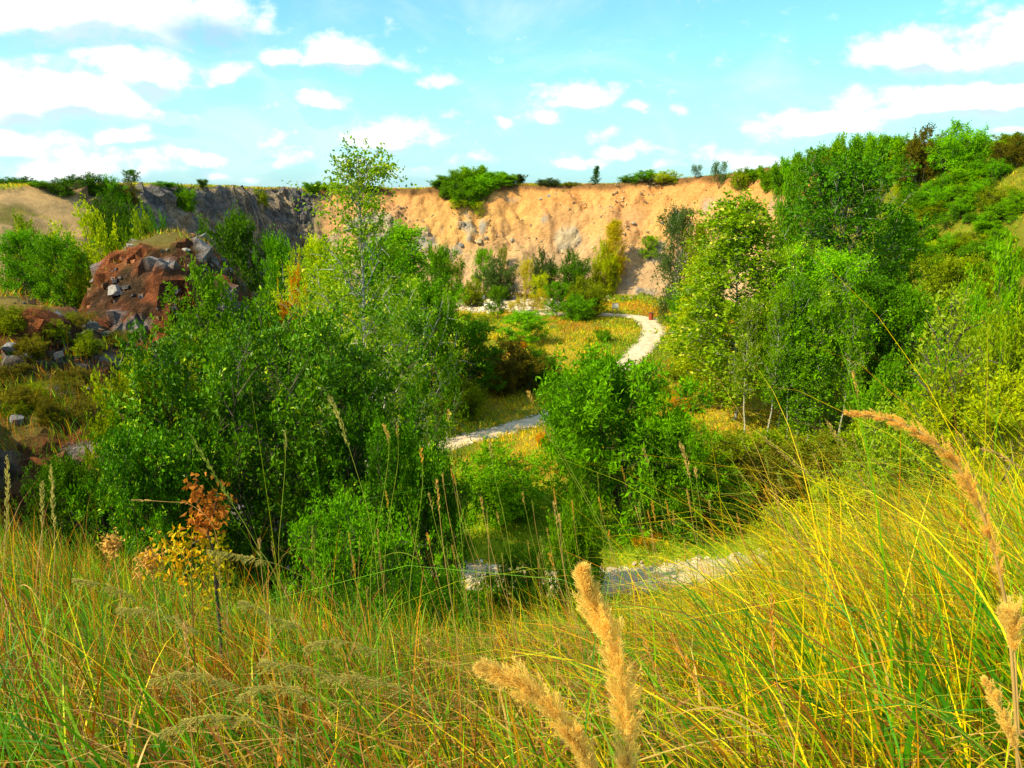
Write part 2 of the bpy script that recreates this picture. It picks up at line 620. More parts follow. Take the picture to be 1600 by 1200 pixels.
# grassland colours in patches
grass = lerp(np.broadcast_to(C(.12, .15, .010), GX.shape + (3,)), C(.36, .25, .020), sstep(-.15, .35, n_a))
grass = lerp(grass, C(.33, .15, .020), sstep(.12, .42, fbm(GX, GY, sc=.14, oc=4, seed=51)))
grass = lerp(grass, C(.10, .13, .006), np.maximum(sstep(.05, .4, fbm(GX, GY, sc=.10, oc=4, seed=57)), .8 * sstep(24, 32, GX) * sstep(40, 50, GY)))
lawn = sstep(31, 33, GY) * sstep(45, 39, GY) * sstep(-9, -5, GX) * sstep(20, 15, GX)
grass = lerp(grass, C(.24, .34, .006), lawn * .85)
leftbrown = sstep(-10, -15, GX) * sstep(68, 58, GY)
grass = lerp(grass, C(.11, .075, .016), leftbrown * .85)
tint = grass.copy()
# sandy cliff
sand = lerp(np.broadcast_to(C(.64, .330, .105), GX.shape + (3,)), C(.52, .270, .115), sstep(-.2, .5, n_c))
hh = GZ / 17.0
sand = lerp(sand, C(.50, .315, .17), sstep(.62, .25, hh + .25 * n_a))
sand = lerp(sand, C(.62, .275, .085), sstep(.72, .95, hh + .12 * n_a))
greyrock = lerp(np.broadcast_to(C(.46, .34, .21), GX.shape + (3,)), C(.29, .25, .21), sstep(-.2, .3, n_b))
rockm = sstep(.20, .36, n_a + .20 * n_b - .75 * np.abs(hh - .40)) * farcliff
rockm = np.maximum(rockm, farcliff * sstep(.26, .36, fbm(GX, GY, GZ, sc=.13, oc=3, seed=77) - .2 * np.abs(hh - .5)))
rockm *= sstep(.92, .8, hh)
tint = lerp(tint, lerp(sand, greyrock, rockm), farcliff * sstep(.25, .5, SL))
# thin dark turf edge on the rim
edge = sstep(.925, .975, .02 * n_b +  hh * 17 / np.maximum(rimheight(GX, GY), 1)) * farcliff
tint = lerp(tint, C(.10, .055, .020), edge * .8)
tint = lerp(tint, lerp(np.broadcast_to(C(.15, .135, .13), GX.shape + (3,)), C(.36, .26, .17), sstep(-.15, .3, n_b)), leftwall)
tint = lerp(tint, lerp(np.broadcast_to(C(.40, .25, .11), GX.shape + (3,)), C(.16, .13, .03), sstep(.05, .3, n_a)), leftsand)
# mounds: brown earth, rust and pale rock
mt = lerp(np.broadcast_to(C(.070, .038, .018), GX.shape + (3,)), C(.11, .10, .02), sstep(0, .4, n_a))
red = sstep(.02, .22, fbm(GX, GY, GZ, sc=.28, oc=4, seed=61) + .34 * np.exp(-(((GX + 21) / 5.5) ** 2 + ((GY - 40.5) / 5) ** 2)))
red = red * sstep(-.25, .25, n_b)
mt = lerp(mt, C(.30, .080, .026), red * .9)
pale = sstep(.14, .30, fbm(GX, GY, GZ, sc=.75, oc=4, seed=67))
mt = lerp(mt, C(.27, .24, .24), pale)
tint = lerp(tint, mt, mnd)
# earth on the near slope, under the grass
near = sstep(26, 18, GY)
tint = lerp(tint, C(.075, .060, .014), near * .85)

# relief: blocky rock and gullies pushed out along the normal
f1, f2, cid = worley(GX / 1.5, GY / 1.5, GZ / 1.1, 5)
blk = (cid - .5) * 1.0 + np.clip((f2 - f1) * 2, 0, .4)
g1, g2, gid = worley(GX / .65, GY / .65, GZ / .45, 15)
blk2 = (gid - .5) * .45
rel = (blk * .85 + blk2) * np.clip(rockm + leftwall * 1.2 + 1.2 * mnd * .75 * (.35 + pale + red * .6), 0, 1.2)
# slanting rills on the sand
rl = .5 - 1.7 * np.abs(fbm(GX * 1.0 + GZ * .75, GY * .3, sc=.45, oc=4, seed=81))
rel = rel + farcliff * (1 - rockm) * (rl * .50 + fbm(GX, GY, GZ, sc=1.0, oc=4, seed=83, rough=.65) * .55) * sstep(.3, .6, SL)
rel = rel + leftsand * fbm(GX + GZ * .5, GY * .4, sc=.6, oc=3, seed=85) * .6
P = np.stack([GX, GY, GZ], -1) + NRM * rel[..., None]
ny, nx = GX.shape
idx = np.arange(ny * nx).reshape(ny, nx)
quads = np.stack([idx[:-1, :-1], idx[:-1, 1:], idx[1:, 1:], idx[1:, :-1]], -1)


def fmask(m):
    return (m[:-1, :-1] + m[1:, 1:] + m[:-1, 1:] + m[1:, :-1]) / 4


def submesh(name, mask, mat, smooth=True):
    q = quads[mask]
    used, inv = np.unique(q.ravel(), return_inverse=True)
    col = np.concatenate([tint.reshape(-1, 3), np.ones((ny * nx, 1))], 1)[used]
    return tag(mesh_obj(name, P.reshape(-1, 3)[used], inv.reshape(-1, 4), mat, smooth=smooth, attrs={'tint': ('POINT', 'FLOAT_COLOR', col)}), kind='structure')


mc = fmask(farcliff * sstep(.25, .5, SL)) > .4
ml = (fmask(np.maximum(leftwall, mnd)) > .4) & ~mc
mfl = fmask(INB.astype(float)) > .5
submesh('quarry_cliff', mc, M['cliff'])
submesh('rocky_hillside', ml, M['rockface'], smooth=False)
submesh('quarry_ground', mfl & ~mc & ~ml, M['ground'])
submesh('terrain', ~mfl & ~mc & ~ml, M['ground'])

exec_end_terrain = True


def ground_hit(u, v, y0=4.0, y1=160.0):
    ys = np.linspace(y0, y1, 1500)
    d = ray(u, v)
    pts = CAM[None] + d[None] * (ys / d[1])[:, None]
    hz = height(pts[:, 0], pts[:, 1])
    below = np.nonzero(pts[:, 2] < hz)[0]
    i = below[0] if len(below) else len(ys) - 1
    return np.array([pts[i, 0], pts[i, 1], hz[i]])


# ------------------------------------------------------------------ gravel paths
def path_strip(name, pts, widths, seed):
    pts = np.array(pts, float)
    n = len(pts)
    # Catmull-Rom
    out, ws = [], []
    for i in range(n - 1):
        p0, p1, p2, p3 = pts[max(i - 1, 0)], pts[i], pts[i + 1], pts[min(i + 2, n - 1)]
        k = max(6, int(np.linalg.norm(p2 - p1) / .3))
        for j in range(k):
            s = j / k
            out.append(.5 * ((2 * p1) + (-p0 + p2) * s + (2 * p0 - 5 * p1 + 4 * p2 - p3) * s * s + (-p0 + 3 * p1 - 3 * p2 + p3) * s ** 3))
            ws.append(widths[i] * (1 - s) + widths[i + 1] * s)
    out.append(pts[-1])
    ws.append(widths[-1])
    out, ws = np.array(out), np.array(ws)
    tan = unit(np.gradient(out, axis=0))
    side = np.stack([-tan[:, 1], tan[:, 0]], 1)
    m = 11
    cs = np.linspace(-1, 1, m)
    wob = fbm(out[:, 0] * 1.0, out[:, 1] * 1.0, sc=1.1, oc=3, seed=seed) * .35
    wob2 = fbm(out[:, 0] + 50, out[:, 1], sc=1.1, oc=3, seed=seed + 1) * .35
    hw = ws[:, None] / 2 * np.abs(cs)[None] + np.where(cs[None] > 0, wob[:, None], wob2[:, None]) * np.abs(cs)[None]
    xy = out[:, None] + side[:, None] * (hw * np.sign(cs)[None])[..., None]
    z = height(xy[..., 0], xy[..., 1]) + .10 - .09 * np.abs(cs)[None] ** 6 + fbm(xy[..., 0], xy[..., 1], sc=2, oc=2, seed=3) * .02
    v = np.concatenate([xy, z[..., None]], -1)
    ii = np.arange(len(out) * m).reshape(len(out), m)
    q = np.stack([ii[:-1, :-1], ii[:-1, 1:], ii[1:, 1:], ii[1:, :-1]], -1).reshape(-1, 4)
    vv = v.reshape(-1, 3)
    n1 = fbm(vv[:, 0], vv[:, 1], sc=.8, oc=4, seed=5)
    n2 = fbm(vv[:, 0], vv[:, 1], sc=2.6, oc=3, seed=6)
    wear = np.tile(np.exp(-((np.abs(cs) - .42) / .16) ** 2), len(out)) * .10
    kk = np.clip(1 + .20 * n1 + .22 * n2 + wear, .5, 1.3)
    c = np.stack([.62 * kk, .47 * kk, .32 * kk, np.ones(len(vv))], 1)
    turf = np.clip(np.tile(np.abs(cs) ** 5, len(out)) * .9 + .6 * n1 - .25, 0, 1)[:, None]
    c[:, :3] = c[:, :3] * (1 - turf) + np.array([.25, .21, .05]) * turf
    tag(mesh_obj(name, vv, q, M['gravel'], smooth=True, attrs={'tint': ('POINT', 'FLOAT_COLOR', c)}), kind='structure')
    return out, ws


def fl(u, v):
    p = ground_hit(u, v, 20)
    return (p[0], p[1])


PATHS = [path_strip('gravel_path', [fl(560, 905), fl(720, 902), fl(880, 912), fl(1000, 906), fl(1100, 897), fl(1190, 886), fl(1300, 862)], [2.4, 2.4, 2.3, 2.3, 2.4, 2.3, 2.2], 11),
         path_strip('footpath', [fl(560, 730), fl(660, 706), fl(750, 681), fl(840, 657), fl(905, 632), fl(955, 590), fl(1000, 548), fl(1022, 520), fl(1008, 500), fl(965, 493), fl(905, 492), fl(830, 488), fl(760, 480)],
                    [1.9, 1.9, 1.9, 1.8, 1.8, 2.0, 2.1, 2.5, 2.7, 2.6, 2.6, 3.0, 3.2], 13)]
# pale bare gravel yard at the foot of the cliff
def yard(name, cu, cv, rx, ry):
    c = fl(cu, cv)
    na, nr = 72, 14
    a = np.linspace(0, 2 * np.pi, na, endpoint=False)
    rr = 1 + .28 * fbm(np.cos(a) * 2, np.sin(a) * 2, sc=1.3, oc=3, seed=9)
    r = np.linspace(0.02, 1, nr)
    x = c[0] + np.outer(r, np.cos(a) * rr) * rx
    y = c[1] + np.outer(r, np.sin(a) * rr) * ry
    z = height(x, y) + .09 - .08 * r[:, None] ** 6
    ii = np.arange(nr * na).reshape(nr, na)
    nxi = np.roll(ii, -1, 1)
    q = np.stack([ii[:-1], ii[1:], nxi[1:], nxi[:-1]], -1).reshape(-1, 4)
    v = np.stack([x, y, z], -1).reshape(-1, 3)
    n1 = fbm(v[:, 0], v[:, 1], sc=.6, oc=4, seed=15)
    col = np.stack([.58 + .14 * n1, .44 + .12 * n1, .29 + .1 * n1, np.ones(len(v))], 1)
    tag(mesh_obj(name, v, q, M['gravel'], smooth=True, attrs={'tint': ('POINT', 'FLOAT_COLOR', col)}), kind='structure')


yard('gravel_yard', 800, 477, 8.5, 7.5)


def near_path(x, y):
    d = np.full(x.shape, 99.0)
    for pts, ws in PATHS:
        for i in range(0, len(pts), 2):
            d = np.minimum(d, np.hypot(x - pts[i, 0], y - pts[i, 1]) - ws[i] / 2)
    return d


# ------------------------------------------------------------------ trees and shrubs
def rnd_face(n, k=1):
    return R.random(n)


def grow(seed, h=7, r=3, base=.25, stems=1, spread=.1, nlimb=40, nsub=6, ntwig=4, nleaf=10, leaf=.09, lw=.5, prof=None,
         elev=(10, 65), droop=0., twl=.5, subl=.3, trunk_r=.12, lean=.0, upleaf=.4, gap=.0, sides=5, bush=False, clump=0., low=0., domed=False):
    rng = np.random.default_rng(seed)
    prof = prof or (lambda t: np.sqrt(np.clip(1 - ((t - .55) / .5) ** 2, .05, 1)))
    K = 9
    s = np.linspace(0, 1, K)
    # stems
    ang = rng.random(stems) * 6.28
    top = np.stack([np.cos(ang) * spread * r * (1 if stems > 1 else 0), np.sin(ang) * spread * r * (1 if stems > 1 else 0), h * (.97 - .25 * rng.random(stems) * (stems > 1))], 1)
    top[:, 0] += lean * h
    st = np.stack([np.cos(ang), np.sin(ang), np.zeros(stems)], 1) * (.05 * r * (stems > 1))
    path = st[:, None] * (1 - s)[None, :, None] + top[:, None] * s[None, :, None]
    if domed:
        q = np.sqrt((np.arange(stems) + .5) / stems)
        ang = np.arange(stems) * 2.39996 + rng.normal(size=stems) * .3
        hz_ = h * np.sqrt(np.clip(1 - .80 * q ** 2, .05, 1)) * (.78 + .22 * rng.random(stems))
        oc = np.stack([np.cos(ang), np.sin(ang)], 1)
        st = np.concatenate([oc * (q * r * .50)[:, None], np.zeros((stems, 1))], 1)
        top = np.concatenate([oc * (q * r * spread)[:, None], hz_[:, None]], 1)
        path = st[:, None] * (1 - s)[None, :, None] + top[:, None] * s[None, :, None]
    wob = rng.normal(size=(stems, K, 3)) * .012 * h
    wob[:, 0] = 0
    wob[:, :, 2] = 0
    path = path + np.cumsum(wob, 1) * .6
    if stems > 1 and not domed:
        path[:, :, :2] *= (s ** .8)[None, :, None] * .6 + .4
    rad = trunk_r * (1 - .88 * s)[None, :] * np.ones((stems, 1))
    wood = [tubes(path, rad, 6)]
    # limbs
    si = rng.integers(0, stems, nlimb)
    t = base + (0.97 - base) * (np.arange(nlimb) + rng.random(nlimb)) / nlimb
    if bush:
        t = base + (0.97 - base) * rng.random(nlimb) ** (.8 + low)
    fi = t * (K - 1)
    i0 = np.minimum(fi.astype(int), K - 2)
    fr = (fi - i0)[:, None]
    p0 = path[si, i0] * (1 - fr) + path[si, i0 + 1] * fr
    azm = np.arange(nlimb) * 2.39996 + rng.normal(size=nlimb) * .5
    ev = np.radians(elev[0] + (elev[1] - elev[0]) * ((t - base) / (1 - base)) ** 1.3 + rng.normal(size=nlimb) * 9)
    L = r * prof(t) * (.62 + .5 * rng.random(nlimb)) * (1 - gap * rng.random(nlimb))
    L = L * np.clip(1 / np.maximum(np.cos(ev), .45), 1, 1.6)
    L = np.minimum(L, (h * 1.03 - p0[:, 2]) / np.maximum(np.sin(ev), .15) + .15)
    d = np.stack([np.cos(azm) * np.cos(ev), np.sin(azm) * np.cos(ev), np.sin(ev)], 1)
    s6 = np.linspace(0, 1, 6)
    bend = (.16 - droop * .5) if low == 0 else -.02
    lp = p0[:, None] + d[:, None] * (L[:, None] * s6)[..., None]
    lp[:, :, 2] += bend * L[:, None] * s6 ** 2
    lp += np.cumsum(rng.normal(size=lp.shape) * .025 * L[:, None, None], 1) * (s6 > 0)[None, :, None]
    lr = np.maximum(trunk_r * .42 * (1 - t * .6), .006)[:, None] * (1 - .85 * s6)[None]
    wood.append(tubes(lp, lr, 4))
    # sub-branches
    n2 = nlimb * nsub
    li = np.repeat(np.arange(nlimb), nsub)
    f = .22 + .78 * np.tile((np.arange(nsub) + .5) / nsub, nlimb) + rng.normal(size=n2) * .05
    f = np.clip(f, .1, 1)
    fi = f * 5
    i0 = np.minimum(fi.astype(int), 4)
    fr = (fi - i0)[:, None]
    q0 = lp[li, i0] * (1 - fr) + lp[li, i0 + 1] * fr
    sdn = unit(d[li] * .75 + rdir(n2, rng) * .85 + np.array([0, 0, .28 - droop]))
    sl = r * subl * (.5 + .9 * rng.random(n2)) * (1.15 - .4 * f)
    s3 = np.linspace(0, 1, 4)
    sp = q0[:, None] + sdn[:, None] * (sl[:, None] * s3)[..., None]
    sp[:, :, 2] -= droop * sl[:, None] * s3 ** 2 * .8
    sr = np.maximum(.014, trunk_r * .10) * np.ones((n2, 1)) * (1 - .8 * s3)[None]
    wood.append(tubes(sp, sr, 3))
    # twigs
    n3 = n2 * ntwig
    bi = np.repeat(np.arange(n2), ntwig)
    f = np.clip(.15 + .85 * rng.random(n3), 0, 1)
    fi = f * 3
    i0 = np.minimum(fi.astype(int), 2)
    fr = (fi - i0)[:, None]
    w0 = sp[bi, i0] * (1 - fr) + sp[bi, i0 + 1] * fr
    wd = unit(sdn[bi] * .6 + rdir(n3, rng) * .8 + np.array([0, 0, .35 - droop * 1.6]))
    wl = twl * (.5 + .8 * rng.random(n3))
    # leaves
    n4 = n3 * nleaf
    wi = np.repeat(np.arange(n3), nleaf)
    g = (np.tile(np.arange(nleaf), n3) + rng.random(n4)) / nleaf
    pos = w0[wi] + wd[wi] * (wl[wi] * g)[:, None]
    pos[:, 2] -= droop * wl[wi] * g ** 2 * .8
    pos += rng.normal(size=(n4, 3)) * leaf * .4
    ax = unit(wd[wi] * .6 + rdir(n4, rng) * 1.0 + np.array([0, 0, .15 - droop]))
    nm = unit(rdir(n4, rng) + np.array([0, 0, upleaf * 2]))
    lsz = leaf * (.6 + .7 * rng.random(n4))
    ok = pos[:, 2] > .03
    # thin some twigs away so that sky shows through
    if clump > 0:
        c = fbm(pos[:, 0], pos[:, 1], pos[:, 2], sc=1.6 / r * 1.2, oc=3, seed=seed)
        ok &= c > (-.5 + clump)
    lv, lf = leaf_quads(pos[ok], ax[ok], nm[ok], lsz[ok], lsz[ok] * lw)
    k = .35 * rng.random(n2)[bi][wi] + .65 * rng.random(n4)
    rn = k[ok]
    wv, wf = merge(wood)
    rr = np.percentile(np.hypot(pos[ok][:, 0], pos[ok][:, 1]), 96)
    ht = np.percentile(pos[ok][:, 2], 99.7)
    return dict(wood=(wv, wf), leaves=(lv, lf), rnd=rn, w=2 * rr, h=ht)


PROTO = {}


def proto(name, **kw):
    g = grow(**kw)
    print('proto', name, len(g['leaves'][1]), round(g['w'], 2), round(g['h'], 2))
    g['tm'] = None
    PROTO[name] = g


def plant_meshes(g):
    if g['tm'] is None:
        def mk(nm, v, f, smooth, attrs):
            o = mesh_obj(nm, v, f, M['bark'], smooth=smooth, attrs=attrs)
            me = o.data
            bpy.data.objects.remove(o)
            return me
        g['tm'] = mk('trunk', g['wood'][0], g['wood'][1], True, None)
        g['cm'] = mk('crown', g['leaves'][0], g['leaves'][1], False, {'rnd': ('FACE', 'FLOAT', g['rnd'])})
    return g['tm'], g['cm']


def setmat(o, m):
    o.material_slots[0].link = 'OBJECT'
    o.material_slots[0].material = m


def plant(pn, name, x, y, hgt, wid, mat, label, cat, group=None, bark='bark', rot=None, sink=.12, tilt=0.0, zbase=None):
    g = PROTO[pn]
    tm, cm = plant_meshes(g)
    z = H1(x, y) if zbase is None else zbase
    root = empty(name, (x, y, z - sink))
    root.rotation_euler = (tilt * random.uniform(-1, 1), tilt * random.uniform(-1, 1), random.uniform(0, 6.28) if rot is None else rot)
    root.scale = (wid / g['w'], wid / g['w'], (hgt + sink) / g['h'])
    for nm, me, mm in (('trunk', tm, M[bark]), ('crown', cm, M[mat])):
        o = bpy.data.objects.new(nm, me)
        COL.objects.link(o)
        o.parent = root
        setmat(o, mm)
    tag(root, label, cat, group)
    return root


def skyline(u):
    """ground distance at which the land meets the sky in this direction"""
    k = (u - 800) / FPX
    ys = np.linspace(62, 150, 260)
    z = height(ys * k * 1.03, ys)
    return float(ys[np.argmax((z - CAM[2]) / ys)]) + .4


def place(pn, name, u, vtop, Y, wpx, mat, label, cat, group=None, dz=0., **kw):
    """stand a plant at ground distance Y under the sight line; its height and width come from the photograph"""
    Y = skyline(u) if Y is None else Y
    p = at(u, vtop, Y)
    z = H1(p[0], Y)
    depth = Y * math.cos(PITCH) + (CAM[2] - z) * math.sin(PITCH)
    return plant(pn, name, p[0], Y, max(.4, p[2] - z), wpx / FPX * depth, mat, label, cat, group, **kw)


cone = lambda t: np.clip(1.08 - t, .08, 1) ** .75 * np.clip((t + .12) * 2.2, 0, 1)
oval = lambda t: np.sqrt(np.clip(1 - ((t - .5) / .54) ** 2, .05, 1))
dome = lambda t: np.sqrt(np.clip(1.04 - t ** 2.2, .05, 1))
slim = lambda t: np.sqrt(np.clip(1 - ((t - .45) / .58) ** 2, .05, 1))

proto('round', seed=1, h=7, r=3, base=.12, nlimb=56, nsub=6, ntwig=4, nleaf=11, leaf=0.213, prof=oval, subl=.30, twl=.55, clump=.12)
proto('roundb', seed=2, h=5, r=3.0, base=.04, stems=26, spread=.80, nlimb=150, nsub=4, ntwig=3, nleaf=10, leaf=.20, prof=lambda t: .34 + 0 * t, subl=.22, twl=.5, clump=.12, trunk_r=.04, elev=(5, 70), bush=True, low=.2, domed=True)
proto('birch', seed=3, h=11, r=2.6, base=.14, nlimb=84, nsub=6, ntwig=4, nleaf=10, leaf=0.163, lw=.62, prof=cone, subl=.30, twl=.6, droop=.25, elev=(25, 60), trunk_r=.075, clump=.10)
proto('birchb', seed=4, h=10, r=3.0, base=.20, nlimb=84, nsub=6, ntwig=4, nleaf=10, leaf=0.170, lw=.62, prof=slim, subl=.30, twl=.6, droop=.15, elev=(25, 65), trunk_r=.075, clump=.12)
proto('weeping', seed=5, h=8, r=2.0, base=.1, nlimb=60, nsub=6, ntwig=4, nleaf=10, leaf=0.170, prof=slim, subl=.28, twl=.8, droop=.6, elev=(30, 60), trunk_r=.09, clump=.12)
proto('shrub', seed=6, h=2.4, r=1.7, base=.03, stems=20, spread=.82, nlimb=110, nsub=4, ntwig=3, nleaf=9, leaf=.13, prof=lambda t: .34 + 0 * t, subl=.24, twl=.32, trunk_r=.022, elev=(5, 72), bush=True, clump=.10, low=.2, domed=True)
proto('shoots', seed=7, h=3.0, r=1.5, base=.02, stems=14, spread=.75, nlimb=70, nsub=5, ntwig=3, nleaf=9, leaf=0.185, lw=.4, prof=lambda t: .55 * np.sqrt(np.clip(1.1 - t, .05, 1)), subl=.2, twl=.4, trunk_r=.03, elev=(50, 82), bush=True, clump=.05)
proto('wild', seed=8, h=2.4, r=1.6, base=.03, stems=9, spread=.8, nlimb=40, nsub=4, ntwig=3, nleaf=8, leaf=0.156, lw=.45, prof=dome, subl=.35, twl=.45, trunk_r=.02, elev=(20, 80), bush=True, clump=.22)
proto('column', seed=9, h=4, r=.6, base=.03, nlimb=50, nsub=4, ntwig=3, nleaf=9, leaf=.10, prof=lambda t: np.clip(1.05 - t, .1, 1) ** .6, subl=.3, twl=.25, trunk_r=.05, elev=(50, 80))
# near ones, with leaves to their own scale
proto('privet', seed=10, h=6.2, r=3.1, base=.04, stems=9, spread=.6, nlimb=120, nsub=8, ntwig=6, nleaf=11, leaf=.125, lw=.52, prof=dome, subl=.22, twl=.42, trunk_r=.045, elev=(5, 80), bush=True, clump=.22)
proto('privetb', seed=11, h=3.2, r=2.2, base=.04, stems=8, spread=.6, nlimb=80, nsub=7, ntwig=5, nleaf=11, leaf=.110, lw=.52, prof=dome, subl=.24, twl=.36, trunk_r=.03, elev=(5, 80), bush=True, clump=.16)
proto('tallbirch', seed=12, h=13, r=2.4, base=.12, nlimb=66, nsub=7, ntwig=4, nleaf=9, leaf=.085, lw=.66, prof=lambda t: np.clip(1.15 - t, .18, 1) ** .8, subl=.27, twl=.5, droop=.22, elev=(30, 62), trunk_r=.085, gap=.5, clump=.24)
proto('nearbirch', seed=13, h=9, r=2.8, base=.10, stems=2, spread=.3, nlimb=100, nsub=7, ntwig=5, nleaf=12, leaf=.085, lw=.62, prof=oval, subl=.26, twl=.5, droop=.15, elev=(25, 65), trunk_r=.07, clump=.15)
proto('walnut', seed=14, h=5.2, r=3.0, base=.04, stems=7, spread=.6, nlimb=95, nsub=6, ntwig=4, nleaf=10, leaf=.25, lw=.36, prof=dome, subl=.26, twl=.5, droop=.10, trunk_r=.05, elev=(5, 75), bush=True, clump=.14)
proto('pear', seed=15, h=3.4, r=.95, base=.10, nlimb=34, nsub=4, ntwig=3, nleaf=6, leaf=.085, lw=.42, prof=lambda t: np.clip(1.1 - t * .7, .2, 1), subl=.34, twl=.22, trunk_r=.03, elev=(35, 65), upleaf=.2, gap=.3)
proto('leafybush', seed=16, h=2.4, r=1.8, base=.03, stems=7, spread=.7, nlimb=60, nsub=6, ntwig=4, nleaf=9, leaf=.105, lw=.5, prof=dome, subl=.3, twl=.3, trunk_r=.022, elev=(10, 78), bush=True, clump=.12)
proto('sprig', seed=17, h=1.5, r=.22, base=.25, nlimb=14, nsub=2, ntwig=2, nleaf=5, leaf=.05, lw=.5, prof=lambda t: np.clip(1.1 - t * .5, .2, 1), subl=.5, twl=.07, trunk_r=.007, elev=(30, 65), upleaf=.1)

proto('slenderbirch', seed=18, h=9, r=1.5, base=.34, nlimb=50, nsub=5, ntwig=4, nleaf=9, leaf=.13, lw=.6, prof=slim, subl=.34, twl=.45, droop=.15, elev=(25, 65), trunk_r=.085, clump=.12)
T, S, B = 'tree', 'shrub', 'bush'
# ---- far rim, left to right
ORD = ['first', 'second', 'third', 'fourth', 'fifth', 'sixth', 'seventh', 'eighth', 'ninth', 'tenth', 'eleventh', 'twelfth', 'thirteenth']
for i, (u, v, wd, Y, m) in enumerate([(8, 277, 40, 86, 'dark'), (34, 276, 40, 86, 'dark'), (62, 282, 40, 87, 'green'), (92, 279, 40, 88, 'dark'), (118, 273, 44, 88, 'dark'), (146, 270, 44, 87, 'dark'), (172, 275, 40, 86, 'green'), (192, 284, 40, 85, 'brown')]):
    place('shrub', 'bush', u, v, None, wd, m, ORD[i] + ' bush from the picture edge along the left skyline hill', B, 'bushes along the left skyline hill')
place('round', 'small_tree', 203, 265, None, 28, 'dark', 'small lone round tree standing up on the left skyline', T)
for i, (u, v, wd) in enumerate([(165, 300, 60), (195, 312, 50), (222, 326, 46), (246, 342, 40)]):
    place('shrub', 'bush', u, v, 84 - i * 2, wd, 'dark', ['uppermost', 'second', 'third', 'lowest'][i] + ' dark bush in the line running down the spur behind the red outcrop', B, 'bushes running down the left spur')
for i, (u, v, wd) in enumerate([(255, 283, 44), (285, 288, 40)]):
    place('roundb', 'bush', u, v, None, wd, 'green', ['low green bush on the rim right of the small lone tree', 'low green bush on the rim just left of the tiny dark pointed shrub'][i], B)
place('shoots', 'shrub', 316, 280, None, 18, 'greygreen', 'tiny dark pointed shrub on the rim above the grey rock wall', S)
for i, (u, v, wd) in enumerate([(365, 294, 24), (405, 295, 26), (440, 296, 22)]):
    place('shrub', 'shrub', u, v, None, wd, 'olive', ['left', 'middle', 'right'][i] + ' one of three tiny low shrubs on the rim above the grey rock wall', S, 'tiny shrubs along the rim above the grey wall')
place('roundb', 'bush', 520, 286, None, 70, 'green', 'flat green bush on the rim behind the top of the tall thin birch', B)
place('shoots', 'bush', 487, 284, None, 26, 'green', 'small green bush on the rim left of the tall thin birch', B)
place('shoots', 'bush', 575, 290, None, 50, 'green', 'low green bush on the rim just right of the tall thin birch', B)
# the big rim thicket
place('shoots', 'bush', 683, 281, None, 28, 'green', 'short green bush at the left end of the tallest rim thicket', B)
place('shoots', 'bush', 700, 273, None, 32, 'green', 'green bush second from the left in the tallest rim thicket', B)
place('shoots', 'bush', 719, 265, None, 36, 'bright', 'bright tall bush left of the highest one in the rim thicket', B)
place('shoots', 'bush', 740, 259, None, 38, 'bright', 'highest bright green bush of upright shoots on the cliff rim', B)
place('shoots', 'bush', 758, 268, None, 30, 'green', 'green bush right of the highest one in the rim thicket', B)
place('shoots', 'bush', 776, 268, None, 32, 'bright', 'bright upright bush second from the right in the tallest rim thicket', B)
place('shoots', 'bush', 795, 273, None, 28, 'bright', 'bright upright bush at the right end of the tallest rim thicket', B)
place('roundb', 'bush', 716, 272, 139.3, 54, 'green', 'dense dark base bush under the left half of the tallest rim thicket', B)
place('roundb', 'bush', 752, 271, 139.3, 58, 'bright', 'dense bright base bush under the middle of the tallest rim thicket', B)
place('roundb', 'bush', 786, 278, 140.0, 40, 'green', 'dense base bush under the right end of the tallest rim thicket', B)
place('shoots', 'bush', 812, 272, None, 22, 'greygreen', 'thin grey green sprigs just right of the tallest rim thicket', B)
place('shrub', 'shrub', 752, 284, 138, 34, 'green', 'dark green shrub on the cliff edge under the highest rim bush, on its right', S)
place('shrub', 'shrub', 700, 284, 138.6, 30, 'green', 'dark green shrub on the cliff edge under the left part of the rim thicket', S)
place('roundb', 'shrub', 726, 286, 137.2, 50, 'green', 'green shrub hanging over the cliff edge below the tallest rim thicket', S)
place('wild', 'shrub', 745, 313, 136, 26, 'yellowgreen', 'yellowish shrub on the sandy face right below the tallest rim thicket', S)
place('wild', 'shrub', 715, 311, 136, 30, 'yellowgreen', 'yellow green shrub on the sandy face left below the tallest rim thicket', S)
place('roundb', 'bush', 858, 278, None, 38, 'greygreen', 'small dark bush on the rim right of the tallest thicket', B)
place('shrub', 'shrub', 893, 284, None, 30, 'olive', 'tiny olive shrub on the rim left of the lone pointed conifer', S)
place('column', 'conifer', 931, 259, None, 15, 'dark', 'lone small pointed conifer on the cliff rim', T)
place('shrub', 'bush', 984, 273, None, 34, 'green', 'small green bush, left one of three right of the pointed conifer', B)
place('shrub', 'bush', 1010, 265, None, 44, 'green', 'broad green bush, middle one of three right of the pointed conifer', B)
place('shrub', 'bush', 1042, 266, None, 40, 'yellowgreen', 'lighter green bush, right one of three right of the pointed conifer', B)
place('wild', 'small_tree', 1126, 249, None, 26, 'greygreen', 'small grey open tree on the rim, the taller of two', T)
place('wild', 'small_tree', 1090, 256, None, 18, 'greygreen', 'small grey open tree on the rim, the shorter of two', T)
place('shrub', 'shrub', 1160, 262, None, 40, 'olive', 'low olive shrub on the rim right of the two small grey trees', S)
